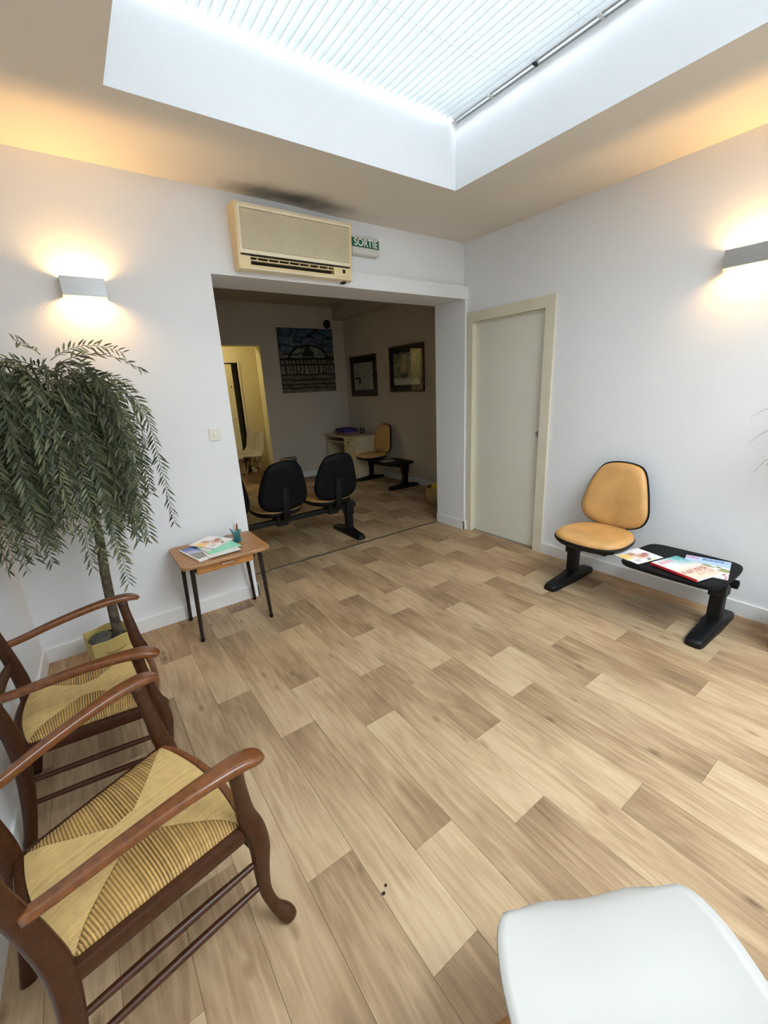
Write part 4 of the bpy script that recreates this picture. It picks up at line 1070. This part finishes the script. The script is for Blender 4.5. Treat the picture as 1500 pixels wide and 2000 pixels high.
# short inner fronds that fill the crown and a few upright sprigs at the top
for k in range(34):
    az = rt.uniform(0, 2 * PI); r0 = rt.uniform(0.02, 0.16)
    p = base + Vector((math.cos(az) * r0, math.sin(az) * r0, rt.uniform(-0.1, 0.24)))
    frond(clampv(p), Vector((math.cos(az), math.sin(az), rt.uniform(-0.4, 0.5))), rt.uniform(0.25, 0.50), rt.uniform(0.2, 0.35), 0.055, rt.uniform(0.3, 1.0))
for dx, dy, dz, az, up, ln in ((0.02, -0.05, 0.30, 2.3, 1.1, 0.16), (0.05, 0.0, 0.28, 0.2, 0.9, 0.34), (-0.02, -0.06, 0.26, 2.9, 0.5, 0.22), (0.09, -0.04, 0.27, -0.2, 0.6, 0.36), (0.10, 0.05, 0.20, 0.1, 0.45, 0.30), (0.0, -0.16, 0.22, -1.4, 0.5, 0.40), (-0.14, -0.10, 0.20, -2.4, 0.5, 0.42), (0.12, -0.1, 0.14, -0.5, 0.3, 0.34)):
    frond(clampv(base + Vector((dx, dy, dz))), Vector((math.cos(az), math.sin(az), up)), ln, 0.10, 0.055, 1.2)

# dracaena at the right wall, only leaf tips reach into the photograph
dc = thing('dracaena', 'potted dracaena with thin arching leaves near the right wall', 'plant', (2.92, 0.335, 0))
bm = BM(); lathe(bm, [(0.10, 0.0), (0.13, 0.24), (0.138, 0.26), (0.128, 0.26), (0.12, 0.22), (0.001, 0.22)], 28); obj('pot', bm, M('grey_planter', (0.18, 0.18, 0.18), 0.6), dc, smooth=True)
bm = BM(); tube(bm, [(0, 0, 0.2), (0.01, 0.01, 0.6), (0, 0, 1.15), (0.005, 0, 1.30)], [0.016, 0.014, 0.012, 0.010], 10, smooth_n=4); obj('cane', bm, m_bark, dc, smooth=True)
m_drac = M('dracaena_leaf', (0.03, 0.05, 0.022), 0.4, noise_=(20, 0.3))
rd_ = random.Random(5)
for k in range(46):
    az = k * 2.39996; el = 1.25 - 1.5 * (k / 46); ln = rd_.uniform(0.30, 0.42)
    p = Vector((0, 0, 1.18 + 0.13 * (1 - k / 46))); d = Vector((math.cos(az) * math.cos(el), math.sin(az) * math.cos(el), math.sin(el))); pts = [p.copy()]
    for j in range(8):
        d = (d + Vector((0, 0, -0.11 - 0.02 * j))).normalized(); p = p + d * ln / 8
        p.x = min(p.x, 0.225); pts.append(p.copy())
    bm = BM(); tube(bm, pts, [(0.004, 0.0012), (0.008, 0.0012), (0.009, 0.001), (0.009, 0.001), (0.0085, 0.001), (0.0075, 0.001), (0.006, 0.001), (0.004, 0.0008), (0.0006, 0.0005)], 4); obj('leaf', bm, m_drac, dc, smooth=True)

# ------------------------------------------------------------------ far room furniture
dk = thing('desk', 'cream laminate desk with keyboard shelf and cupboard in the far corner', 'desk', (3.90, 6.34, 0))
obj('desk_top', boxm(-0.30, 0.275, -0.50, 0.50, 0.695, 0.72, bevel=0.002), m_desk, dk)
obj('side_panel', boxm(-0.25, 0.265, -0.485, -0.465, 0, 0.695), m_desk, dk)
obj('side_panel', boxm(-0.25, 0.265, 0.465, 0.485, 0, 0.695), m_desk, dk)
obj('back_panel', boxm(0.24, 0.255, -0.465, 0.465, 0.25, 0.695), m_desk, dk)
obj('divider', boxm(-0.24, 0.24, -0.145, -0.127, 0.0, 0.695), m_desk, dk)
obj('keyboard_shelf', boxm(-0.27, 0.20, -0.125, 0.463, 0.60, 0.616), m_desk, dk)
dd = obj('cupboard_door', boxm(-0.266, -0.25, -0.463, -0.128, 0.02, 0.565), m_desk, dk)
dw = obj('drawer_front', boxm(-0.266, -0.25, -0.463, -0.128, 0.572, 0.69), m_desk, dk)
bm = BM(); tube(bm, [(-0.266, -0.295, 0.63), (-0.276, -0.295, 0.63), (-0.288, -0.295, 0.63), (-0.292, -0.295, 0.63)], [0.008, 0.008, 0.017, 0.010], 12); obj('knob', bm, m_black, dw, smooth=True)

bx = thing('storage_bag', 'purple padded bag lying on the cream desk', 'bag', (3.86, 6.48, 0.7205), math.radians(84))
bm = BM(); pillow(bm, mirror_outline([(0.20, 0), (0.195, 0.10), (0.17, 0.125), (0.0, 0.13), (-0.17, 0.125), (-0.195, 0.10), (-0.20, 0)]), [(0.97, 0.0), (1.0, 0.015), (1.0, 0.045)], lambda a, b, h: Vector((a, b, h)), (0, 0)); obj('base', bm, m_pinkbox, bx, smooth=True)
bm = BM(); pillow(bm, mirror_outline([(0.20, 0), (0.195, 0.10), (0.17, 0.125), (0.0, 0.13), (-0.17, 0.125), (-0.195, 0.10), (-0.20, 0)]), [(1.02, 0.040), (1.03, 0.06), (1.0, 0.088), (0.9, 0.100), (0.5, 0.108), (0.05, 0.11)], lambda a, b, h: Vector((a, b, h + 0.01 * noise.noise((a * 9, b * 9, 0)))), (0, 0)); obj('padded_lid', bm, m_purple, bx, smooth=True)
mg = thing('pen_mug', 'dark mug with pens on the cream desk', 'mug', (4.06, 6.28, 0.7205))
bm = BM(); lathe(bm, [(0.036, 0), (0.04, 0.01), (0.042, 0.095), (0.038, 0.095), (0.036, 0.012), (0.001, 0.01)], 20); obj('cup', bm, m_bin, mg, smooth=True)
bm = BM(); tube(bm, [(0, -0.04, 0.075), (0, -0.068, 0.07), (0, -0.068, 0.035), (0, -0.04, 0.025)], 0.005, 8, smooth_n=4); obj('handle', bm, m_bin, mg, smooth=True)

bn = thing('waste_bin', 'round grey metal bin by the far wall', 'bin', (2.84, 6.70, 0))
bm = BM(); lathe(bm, [(0.095, 0.0), (0.12, 0.405), (0.117, 0.405), (0.092, 0.006), (0.001, 0.005)], 28); obj('bucket', bm, m_bin, bn, smooth=True)
bm = BM(); tube(bm, [Vector((0.122 * math.cos(a * PI / 16), 0.122 * math.sin(a * PI / 16), 0.408)) for a in range(33)], 0.007, 8, cap=False); obj('rim', bm, m_chrome, bn, smooth=True)

bk = thing('straw_basket', 'round straw basket of soft toys behind the jamb', 'basket', (3.66, 3.93, 0))
bm = BM(); lathe(bm, [(0.12, 0.0), (0.155, 0.04), (0.172, 0.11), (0.168, 0.19), (0.155, 0.215), (0.148, 0.215), (0.155, 0.18), (0.158, 0.11), (0.14, 0.04), (0.001, 0.01)], 32); obj('basket_body', bm, m_basket, bk, smooth=True)
bm = BM(); tube(bm, [Vector((0.158 * math.cos(a * PI / 16), 0.158 * math.sin(a * PI / 16), 0.212)) for a in range(33)], 0.011, 8, cap=False); obj('basket_rim', bm, m_basket, bk, smooth=True)
def plush(name, label, loc, r, mat):
    bm = BM(); bmesh.ops.create_icosphere(bm, subdivisions=3, radius=r)
    for v in bm.verts: v.co *= 1 + 0.25 * noise.noise(v.co * 11); v.co.z *= 0.85
    t = thing(name, label, 'soft toy', loc); obj('body', bm, mat, t, smooth='all')
    bm = BM(); bmesh.ops.create_icosphere(bm, subdivisions=2, radius=r * 0.45); bmesh.ops.translate(bm, verts=bm.verts, vec=(0.1 * r, -0.2 * r, r * 0.85)); obj('head', bm, mat, t, smooth='all')
    for s in (-1, 1):
        bm = BM(); bmesh.ops.create_icosphere(bm, subdivisions=2, radius=r * 0.2); bmesh.ops.translate(bm, verts=bm.verts, vec=(0.1 * r + s * r * 0.35, -0.2 * r, r * 1.22)); obj('ear', bm, mat, t, smooth='all')
plush('soft_toy', 'yellow soft toy lying in the straw basket', (3.585, 3.90, 0.225), 0.058, m_yellow_cloth)
plush('soft_toy', 'brown soft toy lying in the straw basket', (3.725, 3.92, 0.225), 0.058, m_brown_plush)

# ------------------------------------------------------------------ pictures
def painting(u, v):
    sky = v > 0.62
    n1 = fnoise(u, v, 5, 1); n2 = fnoise(u * 1.0, v * 3.0, 6, 4)
    c = mixc((0.06, 0.12, 0.24), (0.30, 0.36, 0.38), n2 * 1.3 - 0.2) if sky else mixc((0.28, 0.20, 0.15), (0.52, 0.45, 0.34), n1)
    if v > 0.86: c = mixc(c, (0.05, 0.12, 0.28), 0.6)
    if v < 0.28: c = mixc((0.18, 0.14, 0.09), (0.38, 0.34, 0.24), n2)
    dome = (abs(u - 0.52) / 0.36) ** 2 + ((v - 0.52) / 0.22) ** 2
    if v > 0.52 and dome < 1: c = mixc((0.20, 0.22, 0.20), (0.50, 0.50, 0.42), n2)
    k = 0.0
    if abs(dome - 1) < 0.12 and v > 0.5: k = 1
    if 0.28 < v < 0.55:
        ph = u * 15 + 0.6 * noise.noise((u * 7, v * 4, 2)); fr = ph - math.floor(ph)
        if fr < 0.30: k = max(k, 0.95)
        if abs(v - 0.53 - 0.012 * noise.noise((u * 9, 0, 1))) < 0.016 or abs(v - 0.44) < 0.010: k = 1
    for q in (0.28, 0.205, 0.13, 0.07):
        if abs(v - q - 0.02 * noise.noise((u * 4, q * 9, 3))) < 0.011: k = max(k, 0.9)
    if v > 0.58 and abs(noise.noise((u * 3.2, v * 7, 6))) < 0.06: k = max(k, 0.85)
    if abs(noise.noise((u * 5, v * 5, 11))) < 0.035: k = max(k, 0.7)
    if 0.40 < u < 0.62 and 0.56 < v < 0.78 and abs(u - 0.51) < (0.80 - v) * 0.5: k = max(k, 0.9)
    c = tuple(q * 0.62 for q in c)
    return mixc(c, (0.006, 0.006, 0.008), k)
pt = thing('canvas_painting', 'large unframed canvas of a dark outlined domed building', 'painting', (3.435, Y3 - 0.0005, 1.96))
cv = picture_mesh('canvas', 1.005, 1.015, 150, 150, painting, m_canvas, pt, thick=0.022, side=(0.10, 0.035, 0.02)); cv.rotation_euler = (PI / 2, 0, 0); cv.location = (0, -0.0226, 0)

def framed(label, y0, y1, z0, z1, fn, offs):
    t = thing('framed_picture', label, 'picture', (XR2 - 0.0005, (y0 + y1) / 2, (z0 + z1) / 2), -PI / 2)
    wd, ht = abs(y1 - y0), z1 - z0
    for a in ((-wd / 2, wd / 2, -ht / 2, -ht / 2 + 0.024), (-wd / 2, wd / 2, ht / 2 - 0.024, ht / 2), (-wd / 2, -wd / 2 + 0.024, -ht / 2 + 0.024, ht / 2 - 0.024), (wd / 2 - 0.024, wd / 2, -ht / 2 + 0.024, ht / 2 - 0.024)):
        obj('frame_rail', boxm(a[0], a[1], -0.028, 0, a[2], a[3], bevel=0.003), m_frame, t)
    obj('mount', boxm(-wd / 2 + 0.02, wd / 2 - 0.02, -0.010, -0.002, -ht / 2 + 0.02, ht / 2 - 0.02), m_mat, t)
    pr = picture_mesh('print', wd - offs[0], ht - offs[1], 60, 60, fn, m_print, t); pr.rotation_euler = (PI / 2, 0, 0); pr.location = (0, -0.0108, -0.002)
    obj('glazing', boxm(-wd / 2 + 0.022, wd / 2 - 0.022, -0.0175, -0.0160, -ht / 2 + 0.022, ht / 2 - 0.022), m_pictureglass, t)
def pic_a(u, v):
    c = mixc((0.40, 0.42, 0.36), (0.66, 0.66, 0.56), fnoise(u, v, 6, 3))
    if math.hypot((u - 0.18) * 0.8, (v - 0.44) * 3) < 0.13 or math.hypot((u - 0.30) * 2, v - 0.34) < 0.12: c = (0.03, 0.03, 0.03)
    if abs(noise.noise((u * 4, v * 5, 1))) < 0.04: c = mixc(c, (0.1, 0.1, 0.09), 0.6)
    return c
def pic_b(u, v):
    c = mixc((0.10, 0.12, 0.06), (0.48, 0.50, 0.30), fnoise(u, v, 7, 9))
    if abs(u - 0.42 - 0.03 * math.sin(v * 9)) < 0.09 and 0.40 < v < 0.95: c = mixc((0.72, 0.58, 0.34), (0.52, 0.46, 0.26), fnoise(u, v, 12))
    if v < 0.16 + 0.08 * fnoise(u, 0, 6): c = mixc((0.6, 0.6, 0.54), (0.8, 0.8, 0.7), fnoise(u, v, 16))
    if u > 0.6 and 0.12 < v < 0.4 and fnoise(u, v, 10, 7) > 0.5: c = (0.36, 0.34, 0.25)
    if math.hypot((u - 0.42) * 0.8, (v - 0.30) * 1.6) < 0.13: c = (0.05, 0.06, 0.05)
    return c
framed('smaller framed print in dark mount next to the room corner', 6.695, 5.915, 1.338, 2.0, pic_a, (0.20, 0.22))
framed('framed woodland print in dark mount beside the far door', 5.545, 4.742, 1.392, 2.056, pic_b, (0.19, 0.21))
vt = thing('wall_vent', 'round black vent at the upper corner of the canvas', 'vent', (3.855, Y3, 2.545))
bm = BM(); tube(bm, [(0, 0, 0), (0, -0.02, 0), (0, -0.028, 0), (0, -0.029, 0)], [0.068, 0.068, 0.058, 0.03], 24); obj('cover', bm, m_black, vt, smooth=True)
bm = BM(); tube(bm, [(0, -0.027, 0), (0, -0.036, 0)], [0.022, 0.018], 16); obj('boss', bm, m_black_matte, vt, smooth=True)

# ------------------------------------------------------------------ crumbs on the floor
def crumb(label, loc, s):
    bm = BM(); bmesh.ops.create_icosphere(bm, subdivisions=2, radius=0.5)
    for v in bm.verts: v.co = Vector((v.co.x * s[0], v.co.y * s[1], (v.co.z + 0.45) * s[2])) * (1 + 0.3 * noise.noise(v.co * 5))
    o = obj('crumb', bm, m_debris, None, smooth='all', loc=loc); tag(o, label, 'debris')
crumb('larger dark crumb lying on the plank floor', (0.4765, 0.778 - 0.0, 0.0), (0.012, 0.010, 0.006))
crumb('smaller dark crumb lying on the plank floor', (0.495, 0.792, 0.0), (0.008, 0.009, 0.005))
